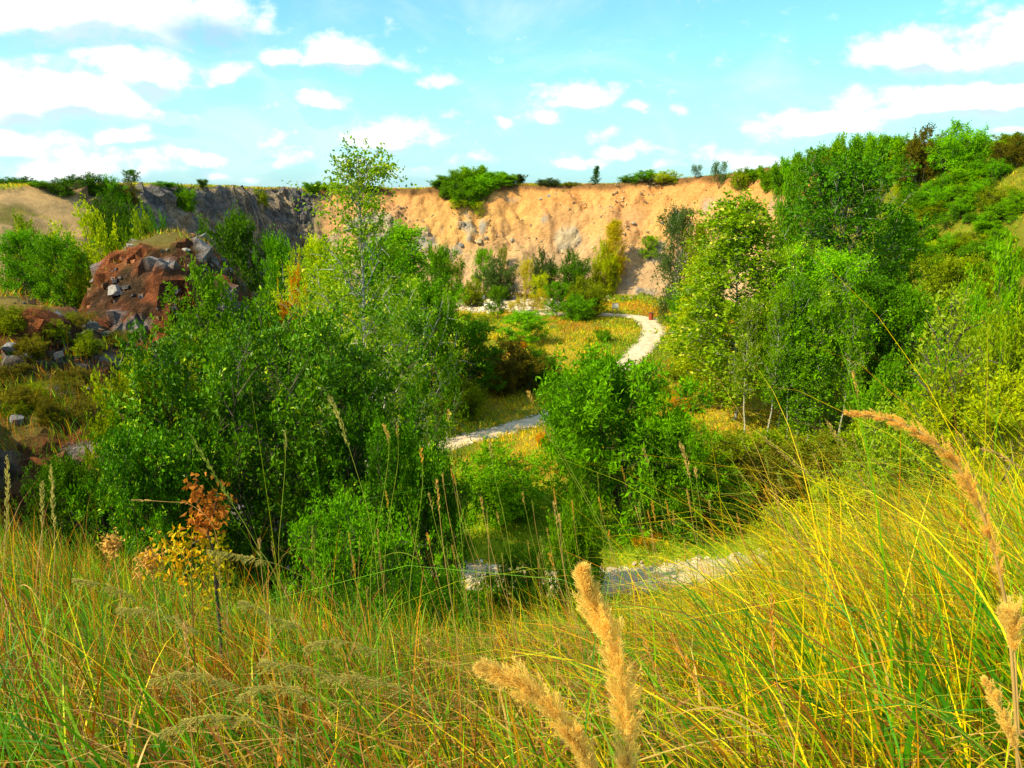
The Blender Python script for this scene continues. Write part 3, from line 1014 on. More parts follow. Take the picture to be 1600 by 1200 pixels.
# ridge line of the right hill
ORD = ['first', 'second', 'third', 'fourth', 'fifth', 'sixth', 'seventh', 'eighth', 'ninth', 'tenth', 'eleventh', 'twelfth', 'thirteenth']
for i, (u, v, wd, Y) in enumerate([(1180, 264, 26, 117), (1200, 260, 28, 115), (1220, 254, 30, 112), (1240, 247, 32, 111), (1260, 240, 36, 109), (1281, 231, 38, 107), (1303, 224, 40, 105), (1326, 213, 42, 103),
                                   (1350, 211, 42, 102), (1374, 210, 42, 101), (1396, 212, 36, 100), (1415, 213, 34, 99)]):
    place('shoots', 'bush', u, v, None, wd, ['green', 'bright'][i % 2], ORD[i] + ' bush from the left in the bright hedge line along the right hill ridge', B, 'bright bushes along the right hill ridge')
for i, (u, v, wd, Y) in enumerate([(1245, 252, 50, 104), (1290, 240, 60, 101), (1325, 238, 50, 100)]):
    place('shrub', 'bush', u, v, Y, wd, ['green', 'brown', 'olive'][i], ['dark green bush below the left end of the ridge hedge line', 'brownish bush below the middle of the ridge hedge line', 'olive bush below the ridge hedge line, left of the bare earth scar'][i], B)
place('roundb', 'bush', 1452, 196, None, 70, 'brown', 'brownish round bush on the right skyline, left of the highest bright bush', B)
place('roundb', 'bush', 1505, 190, None, 84, 'bright', 'highest bright green bush on the right skyline', B)
place('roundb', 'bush', 1585, 214, None, 60, 'brown', 'low brown green bush on the skyline at the right end of the rim', B)
# ---- foot of the cliff
place('round', 'small_tree', 755, 388, 124, 34, 'bright', 'small bright round tree against the foot of the sandy cliff', T)
place('roundb', 'bush', 778, 402, 120, 62, 'greygreen', 'dark olive bush in front of the small bright round tree', B)
place('wild', 'shrub', 712, 405, 120, 30, 'olive', 'thin olive shrub at the cliff foot beside the dense dark tree', S)
place('shrub', 'shrub', 738, 436, 112, 34, 'olive', 'low green shrub at the left end of the gravel yard', S)
place('wild', 'shrub', 785, 383, 129, 20, 'olive', 'tiny olive tuft on the sandy face above the dark olive bush', S)
place('roundb', 'bush', 848, 390, 121, 42, 'greygreen', 'grey green bush, left one of the dark pair under the cliff', B)
place('roundb', 'bush', 897, 392, 121, 58, 'dark', 'dark green bush, right one of the dark pair under the cliff', B)
place('wild', 'shrub', 822, 400, 118, 28, 'yellow', 'yellow shrub left of the dark pair under the cliff', S)
place('wild', 'shrub', 842, 425, 114, 40, 'yellowgreen', 'yellow green tall weeds in front of the dark pair under the cliff', S)
place('roundb', 'bush', 945, 378, 124, 46, 'yellowgreen', 'yellow green bush spreading on the rocky cliff foot', B)
place('birch', 'small_tree', 963, 344, 125.5, 40, 'yellow', 'slender yellow green tree rising over the bush on the rocky cliff foot', T)
place('round', 'bush', 1017, 368, 127, 32, 'bright', 'compact bright green bush alone on the grey scree', B)
place('wild', 'shrub', 697, 400, 118, 24, 'olive', 'faint olive shrub behind the edge of the dense dark tree', S)
# ---- gravel yard and the bend of the path
place('roundb', 'bush', 915, 433, 104, 72, 'olive', 'large round olive green bush beside the path bend', B)
place('round', 'small_tree', 871, 440, 103, 42, 'green', 'green tree touching the left side of the round olive bush', T)
place('roundb', 'bush', 903, 460, 100, 60, 'green', 'green lower bush at the front foot of the round olive bush', B)
place('round', 'small_tree', 777, 447, 101, 34, 'green', 'small tree with a dark thin trunk standing in the gravel yard', T)
place('round', 'small_tree', 822, 487, 84, 84, 'bright', 'bright green round tree in front of the gravel yard', T)
place('wild', 'shrub', 745, 488, 92, 56, 'olive', 'thin olive shrub in front of the left end of the gravel yard', S)
place('sprig', 'sapling', 965, 478, 97, 14, 'olive', 'small sapling beside the white sign at the path', 'sapling')
place('shrub', 'shrub', 935, 516, 90, 22, 'olive', 'low olive shrub in the yellow grass inside the path bend', S)
place('wild', 'shrub', 850, 448, 108, 26, 'yellow', 'yellow shrub at the right side of the gravel yard', S)
for (u, v, wd) in [(835, 458, 20), (815, 462, 18), (800, 470, 16), (842, 474, 16), (790, 482, 16)]:
    place('wild', 'weed', u, v, 105, wd, 'yellow', 'yellow weed clump growing in the gravel yard', 'weed', 'yellow weeds in the gravel yard')
place('weeping', 'birch_tree', 1062, 322, 98, 66, 'greygreen', 'dark narrow birch with hanging twigs right of the scree', T, bark='birchbark')
place('round', 'tree', 1098, 348, 90, 50, 'olive', 'lighter tree between the dark narrow birch and the birch grove', T)
place('roundb', 'bush', 1080, 442, 84, 70, 'green', 'green bush at the foot of the birch grove beside the yellow path verge', B)
# ---- left middle wood
place('round', 'tree', 360, 333, 66, 108, 'dark', 'dark round tree in front of the grey rock wall', T)
place('round', 'tree', 432, 366, 64, 60, 'green', 'lighter green tree between the dark round tree and the tall thin birch', T)
place('roundb', 'bush', 330, 422, 40, 185, 'green', 'broad dense green bush at the foot of the red outcrop', B)
place('roundb', 'bush', 250, 540, 34, 90, 'dark', 'dark green bush low on the left of the broad dense bush', B)
place('roundb', 'bush', 458, 425, 52, 56, 'gold', 'yellow brown bush between the green trees left of the birch', B)
place('round', 'tree', 500, 372, 56, 100, 'yellowgreen', 'light green tree behind the tall thin birch, on its left', T)
place('birch', 'tree', 628, 354, 62, 120, 'bright', 'bright green pointed tree right of the tall thin birch', T)
place('round', 'tree', 684, 383, 70, 66, 'green', 'round tree at the right end of the middle wood with the cliff behind it', T)
place('birchb', 'tree', 590, 375, 50, 150, 'green', 'dense green tree behind the tall thin birch, on its right', T)
place('round', 'tree', 672, 440, 56, 120, 'green', 'green tree filling the middle wood under the round one', T)
place('round', 'tree', 730, 500, 60, 110, 'dark', 'dark olive tree at the right foot of the middle wood', T)
place('roundb', 'bush', 790, 530, 64, 110, 'brown', 'dark brownish bush below the bright round tree', B)
place('roundb', 'bush', 838, 545, 66, 70, 'dark', 'dark bush at the right end of the middle thicket beside yellow grass', B)
place('nearbirch', 'tree', 480, 425, 30, 150, 'yellowgreen', 'leafy young tree between the big dark bush and the birch', T, bark='birchbark')
place('nearbirch', 'birch_tree', 610, 430, 31, 190, 'poplar', 'broad glittering birch right of the tall thin one', T, bark='birchbark')
place('tallbirch', 'birch_tree', 558, 232, 19.5, 210, 'poplar', 'tall thin birch with a sparse top standing out against the sky', T, bark='birchbark', rot=0.6)
place('roundb', 'bush', 718, 590, 56, 84, 'olive', 'rounded green bush standing by the left end of the middle path', B)
place('shrub', 'bush', 612, 640, 38, 110, 'green', 'green bush left of the near end of the middle path', B)
place('roundb', 'bush', 780, 696, 37, 150, 'bright', 'wide low bright green bush in the grass below the middle path', B)
place('walnut', 'bush', 985, 560, 36, 225, 'green', 'big rounded green bush in the centre hiding part of the path', B)
place('walnut', 'bush', 905, 590, 40, 110, 'green', 'green bush joined to the left side of the big central bush', B)
place('walnut', 'bush', 1062, 650, 35, 120, 'green', 'green bush joined to the right foot of the big central bush', B)
place('shrub', 'bush', 905, 760, 29, 80, 'green', 'dark leafy bush under the left side of the big central bush', B)
# ---- right wood
place('birchb', 'tree', 1332, 240, 62, 215, 'dark', 'tallest dark tree of the right grove', T, bark='greybark')
place('birchb', 'tree', 1408, 330, 66, 110, 'green', 'green tree leaning on the right of the tallest grove tree', T)
place('birch', 'birch_tree', 1172, 310, 55, 175, 'poplar', 'pale leaved birch with a white trunk at the left edge of the grove', T, bark='birchbark')
place('birch', 'birch_tree', 1110, 400, 60, 100, 'yellowgreen', 'small yellow green birch left of the pale leaved one', T, bark='birchbark')
place('birchb', 'birch_tree', 1240, 380, 53, 110, 'poplar', 'slim birch second from the left in the grove', T, bark='birchbark')
place('birchb', 'birch_tree', 1300, 390, 51, 150, 'bright', 'bright green birch in the middle front of the grove with thin pale stems', T, bark='birchbark')
place('birch', 'birch_tree', 1262, 470, 50, 90, 'green', 'short young birch in front of the grove', T, bark='birchbark')
place('birchb', 'tree', 1365, 430, 54, 130, 'dark', 'dark green tree at the right end of the grove front', T)
place('round', 'tree', 1430, 450, 52, 110, 'green', 'dark tree behind the pear like sapling', T)
place('round', 'tree', 1500, 400, 54, 130, 'olive', 'wide green tree on the right slope above the pear like sapling', T)
place('roundb', 'tree', 1575, 385, 42, 120, 'bright', 'bright leafy tree at the right picture edge', T)
place('roundb', 'bush', 1530, 480, 36, 140, 'green', 'green bush at the right edge below the bright leafy tree', B)
place('roundb', 'bush', 1400, 560, 44, 120, 'green', 'green bush below the dark tree at the right of the grove', B)
for i, (u, v, Y, wd, m) in enumerate([(1218, 450, 50, 62, 'bright'), (1252, 430, 49.5, 58, 'green'), (1281, 470, 49, 60, 'bright'), (1303, 440, 49.5, 62, 'poplar'), (1332, 460, 49, 60, 'bright'), (1178, 470, 51, 60, 'poplar')]):
    place('slenderbirch', 'birch_tree', u, v, Y, wd, m, ['second', 'third', 'fourth', 'fifth', 'rightmost', 'leftmost'][i] + ' of the slender birches with bare pale stems along the grove front', T, 'slender birches along the grove front', bark='birchbark')
# low shrub band in front of the grove
place('shrub', 'bush', 1130, 672, 46, 110, 'olive', 'olive bush at the left end of the low band in front of the grove', B)
place('shrub', 'bush', 1230, 672, 44, 140, 'olive', 'olive brown bush in the middle of the low band in front of the grove', B)
place('shrub', 'bush', 1325, 662, 44, 120, 'olive', 'olive green bush at the right end of the low band in front of the grove', B)
place('shrub', 'bush', 1190, 700, 38, 130, 'brown', 'brown dark bush under the middle of the low band', B)
place('shrub', 'bush', 1275, 690, 38, 130, 'brown', 'dark shaded bush above the yellow grass slope, right of the middle', B)
place('shrub', 'bush', 1120, 720, 36, 110, 'green', 'green bush in the dip right of the big central bush', B)
# ---- left slope
place('round', 'tree', 25, 360, 50, 90, 'green', 'green tree at the left picture edge below the sandy face', T)
place('round', 'tree', 85, 368, 47, 90, 'green', 'green tree beside the edge tree, left of the red outcrop', T)
place('roundb', 'bush', 135, 326, 58, 120, 'yellowgreen', 'yellow green bush behind the top of the red outcrop', B)
place('roundb', 'bush', 215, 335, 60, 90, 'olive', 'olive bush on the crest right behind the red outcrop', B)
place('roundb', 'bush', 40, 340, 60, 80, 'olive', 'olive bush on the slope below the sandy left face', B)
place('roundb', 'bush', 130, 390, 48, 70, 'olive', 'olive bush on the left flank of the red outcrop', B)
# ---- big dark bush in front and its neighbours
place('privet', 'bush', 425, 488, 14.5, 370, 'privet', 'biggest near bush, dark inside with small glossy leaves', B, rot=1.0)
place('privet', 'bush', 590, 625, 13.5, 215, 'dark', 'darker bush joined to the right of the biggest near bush', B, rot=2.2)
place('privetb', 'bush', 225, 560, 15.5, 200, 'olive', 'olive green soft bush behind the left side of the biggest near bush', B)
place('privetb', 'bush', 245, 660, 12.5, 190, 'privet', 'low glossy bush at the left foot of the biggest near bush', B)
place('privetb', 'bush', 650, 700, 13.0, 150, 'privet', 'dark small leaved bush at the right foot of the biggest near bush', B)
place('leafybush', 'bush', 550, 790, 8.2, 190, 'green', 'fresh green leafy shrub low in front of the biggest near bush', B)
place('leafybush', 'bush', 690, 900, 8.8, 170, 'green', 'small green leafy shrub low in the grass at the centre', B)
place('privetb', 'bush', 110, 720, 14, 130, 'dark', 'dark green shrub at the bottom of the rocky left slope', B)
# ---- right near slope
place('pear', 'sapling', 1492, 440, 11.5, 130, 'pear', 'slender sapling with broad yellow green leaves and reddish tips', 'sapling')
place('leafybush', 'bush', 1560, 590, 10.5, 260, 'yellowgreen', 'big yellow green leafy bush at the right edge of the near slope', B)
place('leafybush', 'bush', 1440, 640, 12.0, 170, 'pear', 'broad leaved bush around the foot of the slender sapling', B)
place('leafybush', 'bush', 1330, 740, 13.0, 150, 'yellowgreen', 'low yellow green bush on the crest of the near slope', B)
place('leafybush', 'bush', 1250, 800, 12.0, 140, 'yellowgreen', 'low leafy bush just right above the near gravel path end', B)
place('leafybush', 'bush', 1580, 480, 16, 180, 'olive', 'soft olive bush behind the right edge of the leafy bush', B)
place('leafybush', 'bush', 820, 868, 14, 120, 'green', 'low green shrub hiding the middle of the near gravel path', B)
place('wild', 'weed', 885, 885, 16, 70, 'green', 'green weed clump hiding the near gravel path below the big central bush', 'weed')
place('wild', 'weed', 765, 880, 16, 70, 'yellowgreen', 'yellow green weed clump right of the short left piece of the near path', 'weed')
place('roundb', 'bush', 905, 745, 27, 70, 'green', 'upright green bush between the meadow and the near gravel path', B)
place('wild', 'weed', 1010, 838, 34, 60, 'gold', 'orange brown weeds along the far edge of the near gravel path', 'weed')
place('wild', 'weed', 1110, 830, 34.5, 60, 'olive', 'olive weeds along the far edge of the near gravel path, right side', 'weed')

# bushes covering the right hillside and the rim slopes
def scatter(n, box, proto_names, mats, size, name, label, cat, group, cond, seed):
    rng = np.random.default_rng(seed)
    k = 0
    tries = 0
    while k < n and tries < n * 40:
        tries += 1
        u, v = rng.uniform(box[0], box[2]), rng.uniform(box[1], box[3])
        p = ground_hit(u, v, 15)
        if not cond(p):
            continue
        s = rng.uniform(*size)
        mt_ = mats[rng.integers(len(mats))]
        q = (s - size[0]) / (size[1] - size[0])
        fu, fv = (u - box[0]) / (box[2] - box[0]), (v - box[1]) / (box[3] - box[1])
        where = ['top', 'upper', 'middle', 'lower', 'bottom'][min(4, int(fv * 5))] + ' ' + ['far left', 'left', 'centre', 'right', 'far right'][min(4, int(fu * 5))]
        lb = ['small', 'medium', 'large'][min(2, int(q * 3))] + ' ' + {'yellowgreen': 'yellow green', 'bright': 'bright green', 'gold': 'golden'}.get(mt_, mt_) + ' ' + label + ', ' + where + ' part of it'
        plant(proto_names[rng.integers(len(proto_names))], name, p[0], p[1], s * rng.uniform(.6, .95), s * rng.uniform(1.0, 1.5), mt_, lb, cat, group)
        k += 1


scatter(165, (1380, 235, 1600, 450), ['shrub', 'wild', 'shrub', 'shoots'], ['green', 'olive', 'green', 'bright', 'yellowgreen', 'bright'], (1.0, 2.3), 'bush',
        'bush on the right hillside', B, 'bushes covering the right hillside', lambda p: 24 < p[1] < 110, 91)
scatter(26, (1230, 255, 1420, 330), ['shrub', 'roundb', 'wild'], ['green', 'olive', 'yellowgreen'], (.9, 2.0), 'bush',
        'bush on the right hill shoulder', B, 'bushes on the right hill shoulder', lambda p: p[1] > 70, 92)
scatter(44, (0, 380, 300, 700), ['wild', 'shrub'], ['olive', 'brown', 'brown'], (.4, 1.05), 'shrub',
        'shrub on the rocky left slope', S, 'scrubby shrubs on the rocky left slope', lambda p: p[1] < 62 and math.hypot(p[0] + 20.5, p[1] - 41) > 6.5, 93)
scatter(24, (700, 505, 1130, 700), ['wild', 'shrub'], ['olive', 'yellowgreen', 'gold', 'green'], (.7, 1.5), 'weed',
        'weed clump in the meadow', 'weed', 'weedy shrubs in the meadow', lambda p: near_path(np.array([p[0]]), np.array([p[1]]))[0] > 1, 94)
scatter(20, (1030, 460, 1130, 690), ['wild', 'shrub'], ['gold', 'yellowgreen', 'olive'], (.8, 1.8), 'weed',
        'weed clump on the grove verge', 'weed', 'yellow weeds on the verge by the grove', lambda p: near_path(np.array([p[0]]), np.array([p[1]]))[0] > 1, 95)


# ------------------------------------------------------------------ grass
def blades(base, hgt, width, lean, curve, nseg, rng, face=None):
    """base (n,3); lean (n,2) horizontal drift at the tip as a fraction of the height; curve: how late it bends"""
    n = len(base)
    s = np.linspace(0, 1, nseg + 1)
    k = s[None, :] ** curve[:, None]
    L = np.hypot(lean[:, 0], lean[:, 1])
    zf = 1 - .35 * np.clip(L, 0, 1.4)[:, None] * k ** 2
    x = base[:, 0:1] + hgt[:, None] * lean[:, 0:1] * k
    y = base[:, 1:2] + hgt[:, None] * lean[:, 1:2] * k
    z = base[:, 2:3] + hgt[:, None] * s[None] * zf
    c = np.stack([x, y, z], -1)
    a = rng.random(n) * np.pi if face is None else face
    sd = np.stack([np.cos(a), np.sin(a), np.zeros(n)], 1)
    wd = width[:, None] * (1 - s[None] ** 1.6 * .93) * .5
    l = c - sd[:, None] * wd[..., None]
    r = c + sd[:, None] * wd[..., None]
    v = np.stack([l, r], 2)
    idx = np.arange(n * (nseg + 1) * 2).reshape(n, nseg + 1, 2)
    f = np.stack([idx[:, :-1, 0], idx[:, :-1, 1], idx[:, 1:, 1], idx[:, 1:, 0]], -1)
    return v.reshape(-1, 3), f.reshape(-1, 4)


PAL = np.array([(.055, .210, .001), (.160, .370, .001), (.450, .500, .001), (.900, .620, .002), (.580, .240, .003), (.270, .090, .006), (.660, .400, .050)])


def pick(n, wts, rng, jit=.18):
    wts = wts / wts.sum(1, keepdims=True)
    cs = np.cumsum(wts, 1)
    k = (rng.random(n)[:, None] > cs).sum(1).clip(0, len(PAL) - 1)
    return PAL[k] * (1 + jit * rng.normal(size=(n, 1))).clip(.4, 1.7)


def zone_grass(n, y0, y1, hmean, wmean, nseg, seed, pw=1.0, side=.72):
    rng = np.random.default_rng(seed)
    m = int(n * 1.7)
    Y = y0 + (y1 - y0) * rng.random(m) ** pw
    X = (rng.random(m) * 2 - 1) * (side * Y + .5)
    # tufting
    tf = fbm(X, Y, sc=1.1, oc=3, seed=seed) + .35 * fbm(X, Y, sc=4.0, oc=2, seed=seed + 3)
    keep = (rng.random(m) < .14 + 1.5 * np.clip(tf + .25, 0, 1)) & (near_path(X, Y) > .1)
    X, Y, tf = X[keep][:n], Y[keep][:n], tf[keep][:n]
    n = len(X)
    Z = height(X, Y) - .02
    q = X / Y
    right = sstep(-.15, .45, q)
    low = fbm(X, Y, sc=.5, oc=3, seed=77)
    pn = sstep(-.1, .3, fbm(X, Y, sc=.8, oc=3, seed=79))
    pg = sstep(-.1, .3, fbm(X, Y, sc=1.3, oc=3, seed=83))
    bl = sstep(4.5, 1.5, Y) * (1 - right)  # near left: more brown blades, partly shade put into the grass colour
    wts = np.stack([2.0 * (1 - right) + .15 + 2.4 * pg * (1 - .8 * right), 1.8 * (1 - .4 * right) + 1.4 * pg, .9 + 2.2 * right, .35 + 3.6 * right, .9 + 2.2 * pn, .8 + 2.6 * pn * (1 - .6 * right) + .9 * bl, .12 + .2 * right], 1)
    col = pick(n, wts, rng)
    hg = hmean * (.45 + .8 * rng.random(n)) * (1 + .35 * low)
    tall = rng.random(n) < .13 + .05 * right
    hg = np.where(tall, hg * 1.45, hg) * (1 + .22 * sstep(.30, .5, q)) * (1 - .20 * sstep(.30, .14, np.abs(q - .10)))
    lk = np.where(tall, .75, 1.0)
    ln = np.stack([-.22 - .34 * right + .30 * rng.normal(size=n), .05 + .26 * rng.normal(size=n)], 1)
    ln *= lk[:, None]
    cv = 1.3 + 1.3 * rng.random(n)
    wd = wmean * (.5 + .9 * rng.random(n)) * np.where(tall, .6, 1)
    v, f = blades(np.stack([X, Y, Z], 1), hg, wd, ln, cv, nseg, rng)
    c = np.repeat(np.concatenate([col, np.ones((n, 1))], 1), nseg, 0)
    return v, f, c


def grass_obj(name, zones, label):
    vs, fs, cs, o = [], [], [], 0
    for v, f, c in zones:
        vs.append(v)
        fs.append(f + o)
        cs.append(c)
        o += len(v)
    ob = mesh_obj(name, np.concatenate(vs), np.concatenate(fs), M['blade'], attrs={'tint': ('FACE', 'FLOAT_COLOR', np.concatenate(cs))})
    return tag(ob, label, 'grass', kind='stuff')


grass_obj('tall_grass', [zone_grass(3000, 1.25, 3.2, .66, .0080, 8, 101), zone_grass(420, 1.6, 4.2, 1.0, .0052, 9, 131), zone_grass(900, 4.0, 7.5, 1.02, .0080, 8, 132), zone_grass(11500, 3.0, 8.0, .74, .0105, 7, 102),
                         zone_grass(20000, 7.5, 16, .76, .014, 5, 103), zone_grass(16000, 15, 28, .70, .024, 4, 104)],
          'tall green and yellow grass covering the near slope')
def thatch(n, y0, y1, seed):
    rng = np.random.default_rng(seed)
    Y = y0 + (y1 - y0) * rng.random(n)
    X = (rng.random(n) * 2 - 1) * (.72 * Y + .4)
    pt = fbm(X, Y, sc=1.0, oc=3, seed=91)
    k = pt > -.12
    X, Y = X[k], Y[k]
    n = len(X)
    Z = height(X, Y) + .10 + .28 * rng.random(n)
    ln = np.stack([rng.normal(size=n) * 2.2 - .8, rng.normal(size=n) * 1.2], 1)
    hg = .05 + .11 * rng.random(n)
    v, f = blades(np.stack([X, Y, Z], 1), hg, .003 + .004 * rng.random(n), ln, .8 + rng.random(n), 5, rng)
    c = np.array([(.46, .24, .03), (.28, .11, .015), (.56, .36, .08), (.20, .09, .015)])[rng.integers(0, 4, n)]
    return v, f, np.repeat(np.concatenate([c, np.ones((n, 1))], 1), 5, 0)


def broad(n, y0, y1, seed):
    v, f, c = zone_grass(n, y0, y1, .50, .017, 7, seed)
    g = np.array([(.05, .21, .001), (.09, .27, .001), (.20, .34, .001)])[np.random.default_rng(seed).integers(0, 3, len(c) // 7)]
    return v, f, np.repeat(np.concatenate([g, np.ones((len(g), 1))], 1), 7, 0)


tag(bpy.data.objects['tall_grass'], None)
grass_obj('broad_grass', [broad(1500, 1.3, 4.5, 121), broad(2600, 4.5, 10, 122)], 'broad fresh green blades between the thin grass')
grass_obj('thatch', [thatch(5200, 1.3, 4.5, 123), thatch(9000, 4.5, 12, 124)], 'brown matted dead stems lying in the grass')
grass_obj('grass_undergrowth', [zone_grass(6500, 1.3, 5.0, .34, .009, 5, 105), zone_grass(22000, 4.5, 14, .36, .016, 4, 106), zone_grass(16000, 13, 28, .34, .028, 3, 107)],
          'short green and brown grass filling the foot of the tall grass')


def far_cover(n, seed, cond, hmin, hmax, name, label, ncl=4, box=(-70, 20, 70, 135), tl=1.0):
    rng = np.random.default_rng(seed)
    m = int(n * 3)
    Y = box[1] + (box[3] - box[1]) * rng.random(m) ** 1.25
    X = rng.uniform(box[0], box[2], m)
    ok = (np.abs(X) < .72 * Y + 2) & cond(X, Y)
    X, Y = X[ok][:n], Y[ok][:n]
    n = len(X)
    X = np.repeat(X, ncl) + rng.normal(size=n * ncl) * .12
    Y = np.repeat(Y, ncl) + rng.normal(size=n * ncl) * .12
    Z = height(X, Y)
    N = n * ncl
    ax = unit(np.stack([rng.normal(size=N) * .5 - .15, rng.normal(size=N) * .5, np.ones(N)], 1))
    nm = rdir(N, rng)
    hg = (hmin + (hmax - hmin) * rng.random(N)) * (1 + .5 * fbm(X, Y, sc=.25, oc=3, seed=seed))
    sc = .6 + Y / 110
    v, f = leaf_quads(np.stack([X, Y, Z], 1), ax, nm, hg, .042 * sc * (.5 + rng.random(N)), .1)
    na = fbm(X, Y, sc=.18, oc=4, seed=31)
    nb = fbm(X, Y, sc=.14, oc=4, seed=51)
    ng = fbm(X, Y, sc=.10, oc=4, seed=57)
    wts = np.stack([.25 + 1.5 * sstep(0, .4, ng), .7 + 1.5 * sstep(0, .4, ng), 1.4 + 0 * na, .5 + 1.2 * sstep(-.1, .35, na), .15 + 2.0 * sstep(.05, .4, nb), .15 + .6 * sstep(.1, .4, nb), .2 + 0 * na], 1)
    sd_ = (sstep(24, 32, X) * sstep(40, 50, Y))[:, None]
    wts = wts * (1 - sd_) + sd_ * np.array([[.9, 1.9, 1.4, .3, .3, .2, .1]])
    sl_ = (sstep(-8, -14, X) * sstep(70, 60, Y))[:, None]
    wts = wts * (1 - sl_) + sl_ * np.array([[.2, .5, .6, .1, .5, 2.0, .4]])
    lw_ = (sstep(31, 33.5, Y) * sstep(44, 38, Y) * sstep(-9, -5, X) * sstep(20, 15, X))[:, None]
    wts = wts * (1 - lw_) + lw_ * np.array([[.8, 3.0, 2.4, .3, .05, .05, .0]])
    col = pick(N, wts, rng) * .95
    ob = mesh_obj(name, v, f, M['blade'], attrs={'tint': ('FACE', 'FLOAT_COLOR', np.concatenate([col, np.ones((N, 1))], 1))})
    return tag(ob, label, 'grass', kind='stuff')


def on_floor(X, Y):
    _, inb, _ = polydist(X, Y, BASE)
    c = ground_c
    return inb & (near_path(X, Y) > .05 + .7 * fbm(X, Y, sc=1.5, oc=2, seed=4)) & (np.hypot((X - c[0]) / 8.2, (Y - c[1]) / 7.2) > 1.0)


def on_side(X, Y):
    _, inb, _ = polydist(X, Y, BASE)
    _, inr, _ = polydist(X, Y, RIM)
    cl = (X > -52) & (X < 40) & (Y > 112)
    rock = np.zeros(X.shape, bool)
    for (cx, cy, zt, rx, ry, p) in MOUNDS:
        rock |= ((X - cx) / rx) ** 2 + ((Y - cy) / ry) ** 2 < 1.6
        rock &= ~(((X - cx) / rx) ** 2 + ((Y - cy) / ry) ** 2 < .12)
    rock &= fbm(X, Y, sc=.3, oc=3, seed=12) > -.12
    wall = (X < -30) & (Y > 66) & inr
    return (~inb) & ~(cl & inr) & ~rock & ~wall & (Y > 26)


ground_c = fl(800, 477)
far_cover(60000, 201, on_floor, .12, .45, 'meadow_grass', 'patchy green yellow and orange grass on the quarry floor', box=(-40, 22, 36, 127))
far_cover(46000, 202, on_side, .15, .55, 'hillside_grass', 'rough grass and weeds covering the slopes and the rim', box=(-75, 26, 75, 150))

# ------------------------------------------------------------------ single stalks in the near grass
def simple_mat(name, col, rough=.7, trans=0., spec=.3):
    m, t, out = new_mat(name)
    geo = t.node('ShaderNodeTexCoord')
    n = t.noise(geo.outputs['Object'], 14, 4, .6)
    c = t.mix(1.0, col, t.math('MULTIPLY_ADD', n.outputs[0], .8, .6), 'MULTIPLY')
    p = t.node('ShaderNodeBsdfPrincipled')
    t.l.new(c, p.inputs['Base Color'])
    p.inputs['Roughness'].default_value = rough
    p.inputs['Specular IOR Level'].default_value = spec
    if trans:
        tr = t.node('ShaderNodeBsdfTranslucent')
        t.l.new(c, tr.inputs[0])
        mx = t.node('ShaderNodeMixShader')
        mx.inputs[0].default_value = trans
        t.l.new(p.outputs[0], mx.inputs[1])
        t.l.new(tr.outputs[0], mx.inputs[2])
        t.l.new(mx.outputs[0], out.inputs[0])
    else:
        t.l.new(p.outputs[0], out.inputs[0])
    return m


M['straw'] = simple_mat('dry_straw', (.60, .36, .10), .6, .25)
M['fluff'] = simple_mat('seed_fluff', (1.0, .70, .16), .8, .45)
M['browny'] = simple_mat('brown_seed', (.66, .37, .07), .8, .3)
M['goldbrown'] = simple_mat('golden_brown_seed', (1.0, .62, .11), .8, .4)
M['stalkgreen'] = simple_mat('green_stalk', (.30, .36, .03), .5, .3)
M['orangespike'] = simple_mat('orange_spike', (.80, .34, .03), .6, .3)
M['paleplume'] = simple_mat('pale_plume', (.50, .42, .09), .8, .45)


def spline(pts, n):
    pts = np.array(pts, float)
    m = len(pts)
    out = []
    for s in np.linspace(0, m - 1 - 1e-6, n):
        i = int(s)
        f = s - i
        p0, p1, p2, p3 = pts[max(i - 1, 0)], pts[i], pts[i + 1], pts[min(i + 2, m - 1)]
        out.append(.5 * ((2 * p1) + (-p0 + p2) * f + (2 * p0 - 5 * p1 + 4 * p2 - p3) * f * f + (-p0 + 3 * p1 - 3 * p2 + p3) * f ** 3))
    return np.array(out)


